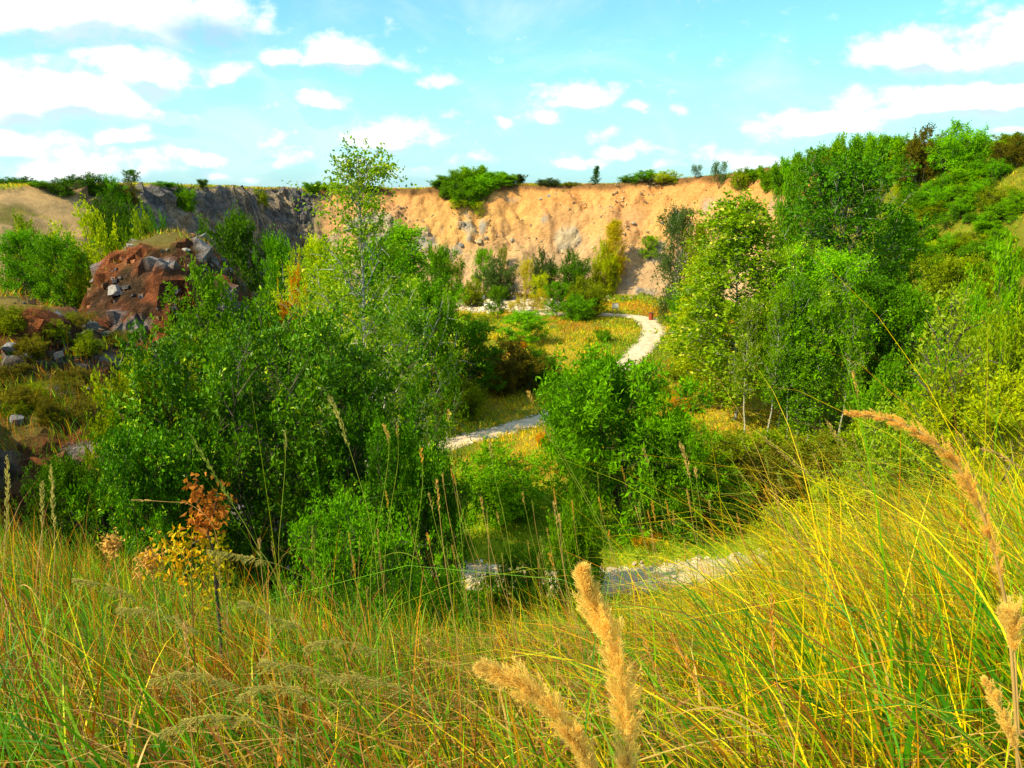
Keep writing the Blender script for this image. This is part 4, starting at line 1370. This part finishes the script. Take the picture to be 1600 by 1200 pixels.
def head_mesh(ax, style, r, rng):
    """ax (k,3) axis from tip down to the base of the head"""
    k = len(ax)
    L = np.linalg.norm(np.diff(ax, axis=0), axis=1).sum()

    def on(s):
        fi = s * (k - 1)
        i = np.minimum(fi.astype(int), k - 2)
        fr = (fi - i)[:, None]
        return ax[i] * (1 - fr) + ax[i + 1] * fr, unit(ax[i] - ax[i + 1])
    if style == 'fluff':
        nb, per = int(64 + L * 400), 90
        s = rng.random(nb)
        p, t = on(s)
        o = unit(np.cross(t, rdir(nb, rng)))
        lump = .7 + .5 * rng.random(nb)
        prof = np.clip(s * 2.6, 0.03, 1) ** .8 * np.clip((1.06 - s) * 4, 0, 1) ** .5
        bl = r * prof * lump * (.75 + .6 * rng.random(nb))
        d = unit(t * 2.1 + o * 1.0)
        g = rng.random((nb, per))
        pos = p[:, None] + d[:, None] * (bl[:, None] * 2.5 * g)[..., None] + rng.normal(size=(nb, per, 3)) * (r * .13 * np.sin(np.pi * (.15 + .8 * g)))[..., None]
        a = unit(d[:, None] + rng.normal(size=(nb, per, 3)) * .30)
        n = nb * per
        return leaf_quads(pos.reshape(-1, 3), a.reshape(-1, 3), rdir(n, rng), r * (.34 + .36 * rng.random(n)), r * .062, .2)
    if style == 'spike':
        n = max(24, int(L / .0028))
        s = (np.arange(n) + rng.random(n)) / n
        p, t = on(s)
        o = unit(np.cross(t, rdir(n, rng)))
        a = unit(t * 2.3 + o)
        prof = np.clip(s * 4, .3, 1) * np.clip((1.1 - s) * 5, .3, 1)
        return leaf_quads(p + o * r * .25, a, rdir(n, rng), (.009 + r * 1.1) * prof, r * .9 * prof, .3)
    # plume: loose drooping branches to one side
    nb, per = int(36 + L * 90), 16
    s = rng.random(nb)
    p, t = on(s)
    o = unit(rdir(nb, rng) * .7 + np.array([-.2, 0, -.55]))
    d = unit(t * 1.4 + o)
    bl = r * (.5 + .8 * rng.random(nb)) * np.clip(s * 4 + .2, .2, 1)
    g = rng.random((nb, per))
    pos = p[:, None] + d[:, None] * (bl[:, None] * 2.0 * g)[..., None]
    pos[..., 2] -= (bl[:, None] * g ** 2) * .5
    a = unit(d[:, None] + rng.normal(size=(nb, per, 3)) * .25)
    n = nb * per
    return leaf_quads(pos.reshape(-1, 3), a.reshape(-1, 3), rdir(n, rng), .010 + r * .15 * rng.random(n), .0015, .2)


SEED = [500]


def stalk(name, ctrl, Y, head_frac, style, r, hmat, smat, label, cat, group=None, leaves=0, stem_r=.0016, spread=0.0):
    """ctrl: sight points tip first; the stem goes on down to the soil"""
    SEED[0] += 1
    rng = np.random.default_rng(SEED[0])
    pts = [at(u, v, Y + spread * i) for i, (u, v) in enumerate(ctrl)]
    a, b = pts[-2], pts[-1]
    run = (b - a)
    gz = H1(b[0], b[1])
    if b[2] > gz + .05:
        h = b[2] - gz
        k = min(1.0, h / max(1e-3, abs(run[2])))
        pts.append(np.array([b[0] + run[0] * .35 * k, b[1] + run[1] * .3 * k + .02, b[2] - h * .55]))
        e = pts[-1]
        pts.append(np.array([e[0] + run[0] * .05 * k, e[1] + .02, H1(e[0], e[1]) - .03]))
    base = pts[-1].copy()
    p = spline(pts, 40)
    seg = np.concatenate([[0], np.cumsum(np.linalg.norm(np.diff(p, axis=0), axis=1))])
    root = empty(name, base)
    tag(root, label, cat, group)
    loc = p - base
    rad = stem_r * (.45 + .75 * seg / seg[-1])
    v, f = tubes(loc[None], rad[None], 5)
    mesh_obj('stem', v, f, M[smat], root, smooth=True)
    if head_frac > 0:
        hp = loc[seg <= head_frac]
        if len(hp) < 4:
            hp = loc[:4]
        v, f = head_mesh(spline(hp, 30), style, r, rng)
        mesh_obj('seed_head', v, f, M[hmat], root)
    for j in range(leaves):
        i = int(len(p) * rng.uniform(.55, .9))
        q = loc[i]
        s = np.linspace(0, 1, 9)[:, None]
        dr = rng.choice([-1, 1])
        Ls = rng.uniform(.10, .20)
        c = q + s * np.array([dr * Ls * .8, rng.normal() * .05, Ls * .75]) - s ** 2 * np.array([0, 0, Ls * .8])
        wdt = .0016 * np.sin(np.pi * np.clip(s * .9 + .1, 0, 1)) ** .6
        sd = np.array([.25, 0, .97])
        vv = np.stack([c - sd * wdt, c + sd * wdt], 1).reshape(-1, 3)
        ii = np.arange(18).reshape(9, 2)
        mesh_obj('leaf', vv, np.stack([ii[:-1, 0], ii[:-1, 1], ii[1:, 1], ii[1:, 0]], -1), M[smat], root)
    return root


G = 'grass stalk'
stalk('reed_grass', [(910, 890), (925, 940), (955, 1010), (975, 1090), (982, 1200), (984, 1300)], .78, .30, 'fluff', .0140, 'fluff', 'straw', 'upright fluffy golden seed head at the bottom centre, the nearest of all', G, stem_r=.002)
stalk('reed_grass', [(752, 1045), (800, 1062), (850, 1095), (895, 1150), (925, 1210), (960, 1330)], .72, .19, 'fluff', .0125, 'fluff', 'straw', 'fluffy golden seed head leaning left at the bottom centre', G, stem_r=.002)
stalk('reed_grass', [(1325, 645), (1400, 658), (1470, 700), (1520, 770), (1550, 850), (1572, 950), (1583, 1060), (1590, 1200), (1592, 1300)], .80, .31, 'fluff', .0070, 'goldbrown', 'straw', 'long arching reed with a golden brown head at the right edge', G, stem_r=.0032)
stalk('reed_grass', [(1580, 960), (1584, 1000), (1588, 1060), (1592, 1140), (1596, 1240)], .70, .05, 'fluff', .009, 'fluff', 'straw', 'short fluffy head at the right edge beneath the arching reed', G, stem_r=.002)
stalk('reed_grass', [(1538, 1062), (1560, 1100), (1582, 1150), (1596, 1200), (1610, 1300)], .72, .10, 'fluff', .006, 'fluff', 'straw', 'small pale head leaning left in the bottom right corner', G, stem_r=.002)
stalk('reed_grass', [(1530, 700), (1570, 715), (1610, 745), (1640, 800)], 1.4, .10, 'spike', .003, 'straw', 'straw', 'thin pale stalk bending in from the right edge above the arching reed', G)
ST = [([(513, 617), (530, 655), (552, 720), (575, 800), (590, 900)], 2.2, .17, 'spike', .0075, 'paleplume', 'stalkgreen', 'tall stalk with a beaded brown seed spike before the biggest near bush'),
      ([(296, 676), (325, 725), (365, 790), (400, 850), (440, 930)], 1.9, .22, 'spike', .0045, 'stalkgreen', 'stalkgreen', 'long green spike slanting across the left of the biggest near bush'),
      ([(445, 672), (446, 720), (440, 800), (436, 880)], 2.4, .08, 'spike', .004, 'paleplume', 'stalkgreen', 'thin upright stalk in front of the middle of the biggest near bush'),
      ([(600, 662), (608, 700), (598, 780), (580, 880)], 2.6, .09, 'spike', .007, 'browny', 'stalkgreen', 'stalk with a short red brown spike right of the beaded one'),
      ([(620, 660), (622, 720), (610, 800), (600, 900)], 2.9, .07, 'spike', .004, 'browny', 'stalkgreen', 'thin stalk right beside the short red brown spike'),
      ([(658, 700), (660, 760), (650, 840), (640, 930)], 2.3, .06, 'spike', .004, 'orangespike', 'stalkgreen', 'yellow stalk rising in front of the near end of the middle path'),
      ([(10, 712), (12, 770), (8, 860), (4, 960)], 2.0, .22, 'spike', .0060, 'paleplume', 'straw', 'pale straight spike at the left edge, tallest of the three there'),
      ([(66, 752), (66, 800), (66, 880), (64, 960)], 2.2, .16, 'spike', .0060, 'paleplume', 'straw', 'pale straight spike at the left, shortest of the three there'),
      ([(79, 726), (83, 790), (86, 860), (84, 960)], 2.1, .20, 'spike', .0060, 'paleplume', 'straw', 'pale straight spike at the left, the one farthest from the edge'),
      ([(825, 612), (838, 640), (856, 668), (890, 730), (950, 840), (980, 930)], 2.3, .05, 'spike', .0045, 'browny', 'stalkgreen', 'long slanting stalk whose tip lies on the shaded ground above the middle path'),
      ([(1333, 578), (1340, 620), (1350, 690), (1370, 790), (1400, 900)], 2.1, .10, 'spike', .0040, 'browny', 'stalkgreen', 'dark thin spike standing up in front of the birch grove'),
      ([(1180, 670), (1230, 715), (1290, 760), (1370, 820), (1450, 900)], 2.0, .22, 'spike', .0035, 'straw', 'stalkgreen', 'long yellow stalk slanting to the left below the grove'),
      ([(1290, 656), (1315, 690), (1345, 730), (1390, 800), (1430, 900)], 2.2, .12, 'spike', .0035, 'straw', 'stalkgreen', 'yellow stalk slanting left above the long slanting one'),
      ([(1062, 690), (1075, 730), (1083, 780), (1090, 860)], 2.4, .14, 'spike', .006, 'straw', 'stalkgreen', 'pale upright spike in front of the right foot of the big central bush'),
      ([(1205, 925), (1207, 990), (1213, 1060), (1230, 1130), (1240, 1200)], 1.15, .13, 'spike', .0042, 'orangespike', 'straw', 'orange upright seed spike low on the right of the fluffy heads'),
      ([(1046, 988), (1070, 1030), (1100, 1085), (1160, 1135), (1225, 1195)], 1.05, .13, 'spike', .0040, 'orangespike', 'straw', 'orange seed spike bending left just right of the fluffy heads'),
      ([(1004, 995), (1025, 1050), (1050, 1120), (1075, 1200)], 1.2, .10, 'spike', .0032, 'orangespike', 'straw', 'thin orange spike between the fluffy head and the bending orange spike'),
      ([(438, 1155), (438, 1185), (436, 1230)], 1.1, .06, 'spike', .005, 'orangespike', 'straw', 'short orange spike tip at the bottom edge left of the centre'),
      ([(288, 970), (292, 1010), (298, 1080), (300, 1160)], 1.5, .10, 'spike', .0050, 'straw', 'straw', 'straw coloured spike low in the left grass'),
      ([(205, 781), (260, 784), (300, 790), (336, 830), (345, 930)], 2.9, .10, 'spike', .004, 'straw', 'straw', 'stalk bent flat to the left beside the orange leaved sapling'),
      ([(765, 690), (772, 740), (790, 820), (800, 900)], 2.6, .08, 'spike', .0045, 'straw', 'stalkgreen', 'yellow stalk in front of the low bush below the middle path'),
      ([(700, 640), (706, 700), (716, 790), (724, 880)], 2.8, .05, 'spike', .004, 'browny', 'stalkgreen', 'thin stalk in front of the left end of the middle path'),
      ([(842, 655), (880, 720), (925, 800), (965, 890)], 2.4, .10, 'spike', .0035, 'straw', 'stalkgreen', 'green yellow stalk slanting from the right end of the middle path'),
      ([(1005, 700), (1030, 780), (1050, 860), (1060, 940)], 2.5, .06, 'spike', .0035, 'straw', 'stalkgreen', 'thin pale stalk in front of the middle of the big central bush'),
      ]
for c, Y, hf, sty, r, hm, sm, lab in ST:
    stalk('grass_stalk', c, Y, hf, sty, r, hm, sm, lab, G, leaves=1)
PLM = [([(190, 950), (240, 955), (290, 975), (340, 1010), (390, 1070)], 1.7, 'pale plume arching left, highest on the left of the drooping plumes'),
       ([(330, 860), (380, 868), (440, 885), (500, 920), (550, 980)], 2.3, 'pale plume arching left in front of the foot of the biggest near bush'),
       ([(380, 1085), (420, 1072), (470, 1082), (530, 1110), (580, 1160)], 1.5, 'pale plume drooping left, brightest in the tangle left of the centre'),
       ([(250, 1145), (310, 1120), (370, 1120), (440, 1140), (500, 1190)], 1.4, 'lowest pale plume drooping left near the bottom edge'),
       ([(480, 1010), (520, 1000), (570, 1010), (620, 1040), (650, 1100)], 1.8, 'pale plume at the upper right of the drooping tangle'),
       ([(380, 940), (430, 965), (480, 985), (530, 1030), (560, 1090)], 1.9, 'pale plume in the middle of the drooping tangle'),
       ([(410, 1035), (460, 1040), (510, 1050), (560, 1080), (600, 1140)], 1.6, 'pale plume just above the brightest drooping one'),
       ([(120, 905), (170, 915), (220, 940), (260, 985), (280, 1060)], 2.1, 'faint plume arching left in the brown grass at the far left'),
       ([(240, 1060), (290, 1052), (340, 1060), (400, 1090), (440, 1150)], 1.6, 'thin pale plume left of the brightest drooping one'),
       ([(520, 1060), (560, 1055), (610, 1070), (650, 1100), (690, 1160)], 1.7, 'thin plume at the lower right of the drooping tangle')]
for c, Y, lab in PLM:
    stalk('feather_grass', c, Y, .20, 'plume', .015, 'paleplume', 'paleplume', lab, G, group='drooping plumes in the lower left grass', stem_r=.0012, spread=.02)
# many alike thin stalks rising out of the grass
rng = np.random.default_rng(77)
for i in range(150):
    side = i % 3
    if side == 0:
        u, v = rng.uniform(600, 1130), rng.uniform(720, 900)
        lean = rng.uniform(10, 70)
    elif side == 1:
        u, v = rng.uniform(1130, 1590), rng.uniform(660, 860)
        lean = rng.uniform(50, 150)
    else:
        u, v = rng.uniform(0, 600), rng.uniform(820, 980)
        lean = rng.uniform(-30, 50)
    Y = rng.uniform(2.0, 4.2)
    h = rng.uniform(150, 260)
    hm = (['straw', 'browny', 'orangespike', 'stalkgreen'] if side != 1 else ['straw', 'stalkgreen', 'orangespike'])[rng.integers(4 if side != 1 else 3)]
    tn = {'straw': 'pale', 'browny': 'brown', 'orangespike': 'orange', 'stalkgreen': 'green'}[hm]
    ln_ = 'steep' if lean < (40 if side != 1 else 100) else 'slanting'
    ht_ = 'high' if v < (800 if side == 0 else 750 if side == 1 else 890) else 'low'
    c = [(u, v), (u + lean * .25, v + h * .33), (u + lean * .6, v + h * .66), (u + lean, v + h)]
    stalk('grass_stalk', c, Y, rng.uniform(.04, .14), 'spike', rng.uniform(.0022, .0045), hm,
          ['stalkgreen', 'straw'][rng.integers(2)],
          'thin ' + ln_ + ' stalk with ' + tn + ' tip, ' + ht_ + ' in the grass ' + ['before the central bush', 'of the right near slope', 'before the left near bushes'][side], G,
          group=['thin stalks before the central bush', 'thin stalks on the right near slope', 'thin stalks in the left near grass'][side])


# ------------------------------------------------------------------ small single plants
def leaf_cluster(pts, n, size, seed, spread):
    rng = np.random.default_rng(seed)
    pts = np.array(pts)
    k = rng.integers(0, len(pts), n)
    pos = pts[k] + rng.normal(size=(n, 3)) * spread
    ax = unit(rdir(n, rng) + np.array([0, 0, -.5]))
    return leaf_quads(pos, ax, rdir(n, rng), size * (.6 + .7 * rng.random(n)), size * .55, .45), rng.random(n)


Y = 3.3
b = at(335, 960, Y)
gz = H1(b[0], Y)
root = tag(empty('sapling', (b[0], Y, gz)), 'small sapling with curled orange leaves at its top and yellow ones below', 'sapling')
o0 = np.array([b[0], Y, gz])
stemp = spline([at(306, 745, Y), at(312, 800, Y), at(330, 850, Y), at(338, 920, Y), np.array([b[0] + .01, Y, gz - .03])], 20) - o0
side1 = spline([at(262, 880, Y) + np.array([0, .05, 0]), at(300, 850, Y), at(326, 838, Y)], 8) - o0
side2 = spline([at(345, 930, Y), at(338, 900, Y), at(333, 870, Y)], 8) - o0
side3 = spline([at(340, 770, Y), at(335, 800, Y), at(325, 830, Y)], 8) - o0
v, f = merge([tubes(stemp[None], np.linspace(.003, .009, 20)[None], 6), tubes(side1[None], np.linspace(.002, .005, 8)[None], 5), tubes(side2[None], np.linspace(.002, .004, 8)[None], 5), tubes(side3[None], np.linspace(.002, .004, 8)[None], 5)])
mesh_obj('trunk', v, f, M['bark'], root, smooth=True)
(lv, lf), rr = leaf_cluster(list(stemp[1:8]) + list(side3[:6]), 230, .036, 1, .030)
mesh_obj('withered_leaves', lv, lf, M['orange'], root, attrs={'rnd': ('FACE', 'FLOAT', rr)})
(lv, lf), rr = leaf_cluster(list(side1) + list(stemp[9:15]) + list(side2), 200, .036, 2, .045)
mesh_obj('leaves', lv, lf, M['yellow'], root, attrs={'rnd': ('FACE', 'FLOAT', rr)})
(lv, lf), rr = leaf_cluster(list(side1[:4]), 130, .034, 3, .07)
mesh_obj('golden_leaves', lv, lf, M['gold'], root, attrs={'rnd': ('FACE', 'FLOAT', rr)})

for (u, v0, lab) in [(172, 845, 'dried pinkish brown weed head in the grass, the left one of two'), (232, 872, 'dried pinkish brown weed head near the orange leaved sapling, the right one of two')]:
    Y = 3.4
    tp = at(u, v0, Y)
    gz = H1(tp[0], Y)
    o0 = np.array([tp[0], Y, gz])
    root = tag(empty('dry_weed', o0), lab, 'weed', 'dried weed heads')
    sp_ = spline([tp, tp + np.array([.01, 0, -.12]), np.array([tp[0] + .03, Y, gz + .2]), np.array([tp[0] + .02, Y, gz - .02])], 16) - o0
    vv, ff = tubes(sp_[None], np.linspace(.002, .005, 16)[None], 5)
    mesh_obj('stem', vv, ff, M['browny'], root, smooth=True)
    (lv, lf), rr = leaf_cluster(list(sp_[:4]), 130, .028, int(u), .024)
    mesh_obj('seed_head', lv, lf, M['browny'], root)

# bare dark twig on the right
Y = 5.0
o0 = at(1548, 840, Y)
o0[2] = H1(o0[0], Y)
root = tag(empty('bare_twig', o0), 'bare dark forked twig at the right edge behind the arching reed', 'twig')
tw = [spline([at(1578, 690, Y), at(1582, 715, Y), at(1570, 745, Y), at(1550, 775, Y), at(1545, 800, Y), o0 + np.array([0, 0, -.05])], 18),
      spline([at(1600, 740, Y), at(1592, 742, Y), at(1581, 725, Y)], 6), spline([at(1520, 742, Y), at(1533, 765, Y), at(1548, 780, Y)], 6)]
parts = [tubes((t_ - o0)[None], np.linspace(.004, .011, len(t_))[None], 5) for t_ in tw]
v, f = merge(parts)
mesh_obj('branch', v, f, M['bark'], root, smooth=True)
# fallen pale birch stem in the shade behind the big bush
a, b = at(632, 588, 24), at(600, 640, 24)
root = tag(empty('fallen_branch', (b[0], 24, b[2])), 'thin bare pale stem leaning in the shade right of the tall thin birch', 'branch')
sp_ = spline([a, (a + b) / 2 + np.array([.03, 0, 0]), b, np.array([b[0] - .8, 24, H1(b[0] - .8, 24) - .1])], 14) - np.array([b[0], 24, b[2]])
v, f = tubes(sp_[None], np.linspace(.012, .05, 14)[None], 6)
mesh_obj('branch', v, f, M['birchbark'], root, smooth=True)

# ------------------------------------------------------------------ rocks
def rock(name, x, y, size, col, label, cat, group=None, seed=0, sink=.3, flat=.7):
    import bmesh
    bm = bmesh.new()
    bmesh.ops.create_icosphere(bm, subdivisions=4, radius=1)
    co = np.array([v.co[:] for v in bm.verts])
    rng = np.random.default_rng(seed)
    # cut planes make an angular block
    for k in range(18):
        n = unit(rng.normal(size=3))
        dd = co @ n - rng.uniform(.42, .80)
        co = co - np.clip(dd, 0, None)[:, None] * n
    co = co * (1 + .10 * fbm(co[:, 0] + seed, co[:, 1], co[:, 2], sc=1.8, oc=4, seed=seed)[:, None])
    co = co * np.array([rng.uniform(.85, 1.3), rng.uniform(.7, 1.0), flat]) * size / 2
    fs = np.array([[v.index for v in f.verts] for f in bm.faces])
    bm.free()
    c = np.concatenate([np.array(col)[None] * (1 + .25 * fbm(co[:, 0], co[:, 1], co[:, 2], sc=3 / size, oc=3, seed=seed)[:, None]), np.ones((len(co), 1))], 1)
    o = mesh_obj(name, co, fs, M['stone'], smooth=False, attrs={'tint': ('POINT', 'FLOAT_COLOR', c)}, loc=(x, y, H1(x, y) + size * flat * (.5 - sink)))
    o.rotation_euler = (0, 0, rng.uniform(0, 6))
    return tag(o, label, cat, group)


sz = lambda px, Y: px / FPX * Y * 1.03
WH, TN, GR = (.66, .62, .54), (.50, .40, .28), (.24, .23, .25)
for i, (u, v, wpx, col, lab) in enumerate([
        (737, 471, 22, TN, 'large tan boulder at the left end of the gravel yard'),
        (760, 481, 15, WH, 'pale block in front of the large tan boulder'),
        (747, 486, 12, TN, 'small tan block in front of the left end of the yard'),
        (792, 463, 10, WH, 'white stone first from the left in the row behind the yard'),
        (801, 461, 10, WH, 'white stone second in the row behind the yard'),
        (811, 459, 9, TN, 'tan stone third in the row behind the yard'),
        (821, 458, 8, WH, 'small white stone fourth in the row behind the yard'),
        (830, 459, 9, TN, 'tan stone at the right end of the row behind the yard'),
        (846, 470, 14, WH, 'white slab at the right side of the yard beside the green tree'),
        (841, 488, 10, WH, 'pale rock at the front right of the yard, the lower one'),
        (852, 482, 8, TN, 'tan rock at the front right of the yard, the upper one'),
        (949, 466, 10, WH, 'white rock right of the round olive bush, the upper of two'),
        (950, 471, 8, TN, 'tan rock right of the round olive bush, the lower of two'),
        (993, 543, 9, WH, 'white stone lying at the near edge of the path bend'),
        (1001, 547, 8, WH, 'pale stone beside the path just above the big central bush')]):
    p = ground_hit(u, v, 40)
    rock('boulder', p[0], p[1], sz(wpx, p[1]), col, lab, 'boulder', 'pale stones around the gravel yard and path', seed=40 + i)
for i, (u, v, wpx, col, lab) in enumerate([
        (50, 562, 44, GR, 'big blue grey rock sticking out of the left slope'),
        (20, 548, 34, (.36, .33, .33), 'pale grey rock left of the big blue grey one'),
        (180, 462, 30, (.34, .30, .28), 'whitish rock at the foot of the red outcrop, the lower one'),
        (150, 442, 26, (.30, .25, .23), 'whitish rock at the foot of the red outcrop, the upper left one'),
        (262, 432, 26, GR, 'grey rock in the right flank of the red outcrop'),
        (140, 515, 34, GR, 'grey rock below the small orange patch of the left slope'),
        (90, 495, 18, (.36, .33, .32), 'small pale rock left of the small orange patch'),
        (85, 610, 26, GR, 'dark grey rock in the middle of the left slope'),
        (140, 612, 18, (.45, .42, .40), 'small whitish rock right of the dark grey one on the left slope'),
        (30, 660, 30, GR, 'dark rock low at the left edge'),
        (145, 725, 26, (.34, .30, .28), 'rock at the bottom of the left slope beside the glossy bush'),
        (225, 415, 22, (.34, .20, .14), 'reddish rock near the top of the red outcrop'),
        (290, 395, 16, (.40, .36, .30), 'pale rock on the crest of the red outcrop, right side')]):
    p = ground_hit(u, v, 12)
    rock('rock', p[0], p[1], sz(wpx, p[1]), col, lab, 'rock', 'rocks sticking out of the left slope', seed=80 + i, sink=.33, flat=.75)
for i, (u, v, wpx) in enumerate([(668, 366, 12), (720, 385, 16), (748, 380, 14), (800, 378, 12), (735, 355, 8), (880, 395, 12), (905, 380, 14), (940, 372, 10), (975, 368, 12), (990, 350, 8),
                                 (858, 308, 8), (868, 304, 7), (845, 312, 6), (1035, 350, 9), (660, 362, 8), (820, 372, 7), (760, 372, 8)]):
    p = ground_hit(u, v, 60)
    rock('cliff_rock', p[0], p[1], sz(wpx, p[1]), [(.36, .30, .22), (.26, .24, .23), (.46, .36, .22)][i % 3], 'small rock sticking out of the sandy cliff face', 'rock', 'rocks in the sandy cliff face', seed=120 + i, sink=.38, flat=.8)

# ------------------------------------------------------------------ signs and litter bin
def box(cx, cy, cz, sx, sy, sz_, bev=0):
    v = np.array([(x, y, z) for z in (-1, 1) for y in (-1, 1) for x in (-1, 1)], float) * np.array([sx, sy, sz_]) / 2 + np.array([cx, cy, cz])
    f = np.array([(0, 2, 3, 1), (4, 5, 7, 6), (0, 1, 5, 4), (2, 6, 7, 3), (0, 4, 6, 2), (1, 3, 7, 5)])
    return v, f


M['white'] = simple_mat('white_board', (.80, .78, .72), .5)
M['wood'] = simple_mat('weathered_wood', (.25, .17, .10), .8)
M['rust'] = simple_mat('rusty_paint', (.30, .050, .016), .6)
M['steel'] = simple_mat('dark_steel', (.08, .07, .065), .5)
for (u, v, lab) in [(961, 492, 'white information board on a post beside the path bend'), (753, 478, 'white information board at the left of the gravel yard')]:
    p = ground_hit(u, v, 40)
    root = tag(empty('information_board', p), lab, 'sign')
    root.rotation_euler = (0, 0, .12)
    v1, f1_ = merge([box(-.30, 0, .75, .07, .07, 1.5), box(.30, 0, .75, .07, .07, 1.5)])
    mesh_obj('post', v1, f1_, M['wood'], root)
    v1, f1_ = box(0, -.055, 1.22, .82, .03, .66)
    mesh_obj('panel', v1, f1_, M['white'], root)
    v1, f1_ = merge([box(0, -.055, 1.575, .90, .06, .05), box(0, -.055, .865, .90, .06, .05)])
    mesh_obj('frame', v1, f1_, M['wood'], root)
p = ground_hit(1017, 501, 40)
root = tag(empty('litter_bin', p), 'rusty red litter bin standing at the outer side of the path bend', 'litter bin')
n = 20
a = np.linspace(0, 2 * np.pi, n, endpoint=False)


def lathe(prof):
    v = np.array([(r * math.cos(t), r * math.sin(t), z) for (r, z) in prof for t in a])
    i = np.arange(len(prof) * n).reshape(-1, n)
    j = np.roll(i, -1, 1)
    return v, np.stack([i[:-1], j[:-1], j[1:], i[1:]], -1).reshape(-1, 4)


v1, f1_ = lathe([(.01, .12), (.27, .12), (.30, .14), (.30, .50), (.315, .51), (.315, .55), (.30, .56), (.31, .95), (.29, .95), (.28, .15), (.01, .15)])
mesh_obj('drum', v1, f1_, M['rust'], root, smooth=False)
v1, f1_ = lathe([(.29, .955), (.335, .955), (.335, 1.0), (.29, 1.0), (.29, .955)])
mesh_obj('rim', v1, f1_, M['steel'], root)
v1, f1_ = merge([box(.2, 0, .06, .05, .05, .14), box(-.1, .17, .06, .05, .05, .14), box(-.1, -.17, .06, .05, .05, .14)])
mesh_obj('foot', v1, f1_, M['steel'], root)


def rubble(name, n, cond, box, smin, smax, cols, label, seed):
    """many loose stones, each a small angular block"""
    rng = np.random.default_rng(seed)
    m = n * 12
    X = rng.uniform(box[0], box[2], m)
    Y = rng.uniform(box[1], box[3], m)
    ok = cond(X, Y)
    X, Y = X[ok][:n], Y[ok][:n]
    n = len(X)
    Z = height(X, Y)
    cv = np.array([(x, y, z) for z in (-1, 1) for y in (-1, 1) for x in (-1, 1)], float)
    cf = np.array([(0, 2, 3, 1), (4, 5, 7, 6), (0, 1, 5, 4), (2, 6, 7, 3), (0, 4, 6, 2), (1, 3, 7, 5)])
    sz_ = smin + (smax - smin) * rng.random(n) ** 3
    v = cv[None] * (.35 + .35 * rng.random((n, 8, 3))) * sz_[:, None, None] * np.array([1, .8, .6])
    a = rng.random(n) * 6.28
    t = rng.normal(size=n) * .35
    x = v[..., 0] * np.cos(a)[:, None] - v[..., 1] * np.sin(a)[:, None]
    y = v[..., 0] * np.sin(a)[:, None] + v[..., 1] * np.cos(a)[:, None]
    z = v[..., 2] + x * np.tan(t)[:, None] * .6
    v = np.stack([x + X[:, None], y + Y[:, None], z + Z[:, None] + .08 * sz_[:, None]], -1).reshape(-1, 3)
    f = (cf[None] + np.arange(n)[:, None, None] * 8).reshape(-1, 4)
    c = np.array(cols)[rng.integers(0, len(cols), n)] * (1 + .2 * rng.normal(size=(n, 1))).clip(.5, 1.5)
    c = np.repeat(np.concatenate([c, np.ones((n, 1))], 1), 6, 0)
    tag(mesh_obj(name, v, f, M['stone'], attrs={'tint': ('FACE', 'FLOAT_COLOR', c)}), label, 'stones', kind='stuff')


def on_mounds(X, Y):
    r_ = np.zeros(X.shape, bool)
    for (cx, cy, zt, rx, ry, p) in MOUNDS:
        r_ |= ((X - cx) / rx) ** 2 + ((Y - cy) / ry) ** 2 < 2.0
    return r_ & (fbm(X, Y, sc=.35, oc=3, seed=19) > .0)


rubble('slope_rubble', 4200, on_mounds, (-36, 18, -8, 58), .05, .34, [(.22, .17, .15), (.14, .12, .12), (.34, .27, .23), (.36, .14, .06), (.22, .12, .06)], 'loose broken stones strewn over the left slope', 5)
rubble('yard_gravel', 1500, lambda X, Y: (np.hypot((X - ground_c[0]) / 9.5, (Y - ground_c[1]) / 8.5) < 1.0), (ground_c[0] - 10, ground_c[1] - 9, ground_c[0] + 10, ground_c[1] + 9), .10, .7, [(.66, .54, .38), (.5, .38, .24), (.74, .66, .52)], 'loose pale stones in the gravel yard', 6)
rubble('path_gravel', 9000, lambda X, Y: (near_path(X, Y) < .25), (-26, 24, 26, 112), .05, .22, [(.66, .55, .42), (.46, .36, .26), (.76, .68, .56)], 'loose pale stones on the gravel paths', 7)
rubble('scree', 2400, lambda X, Y: polydist(X, Y, RIM)[1] & (fbm(X, Y, sc=.5, oc=3, seed=8) > .06) & (Y > 118), (-32, 118, 34, 137), .08, .45, [(.50, .36, .20), (.36, .27, .18), (.60, .42, .22)], 'loose stones scattered down the sandy cliff', 8)
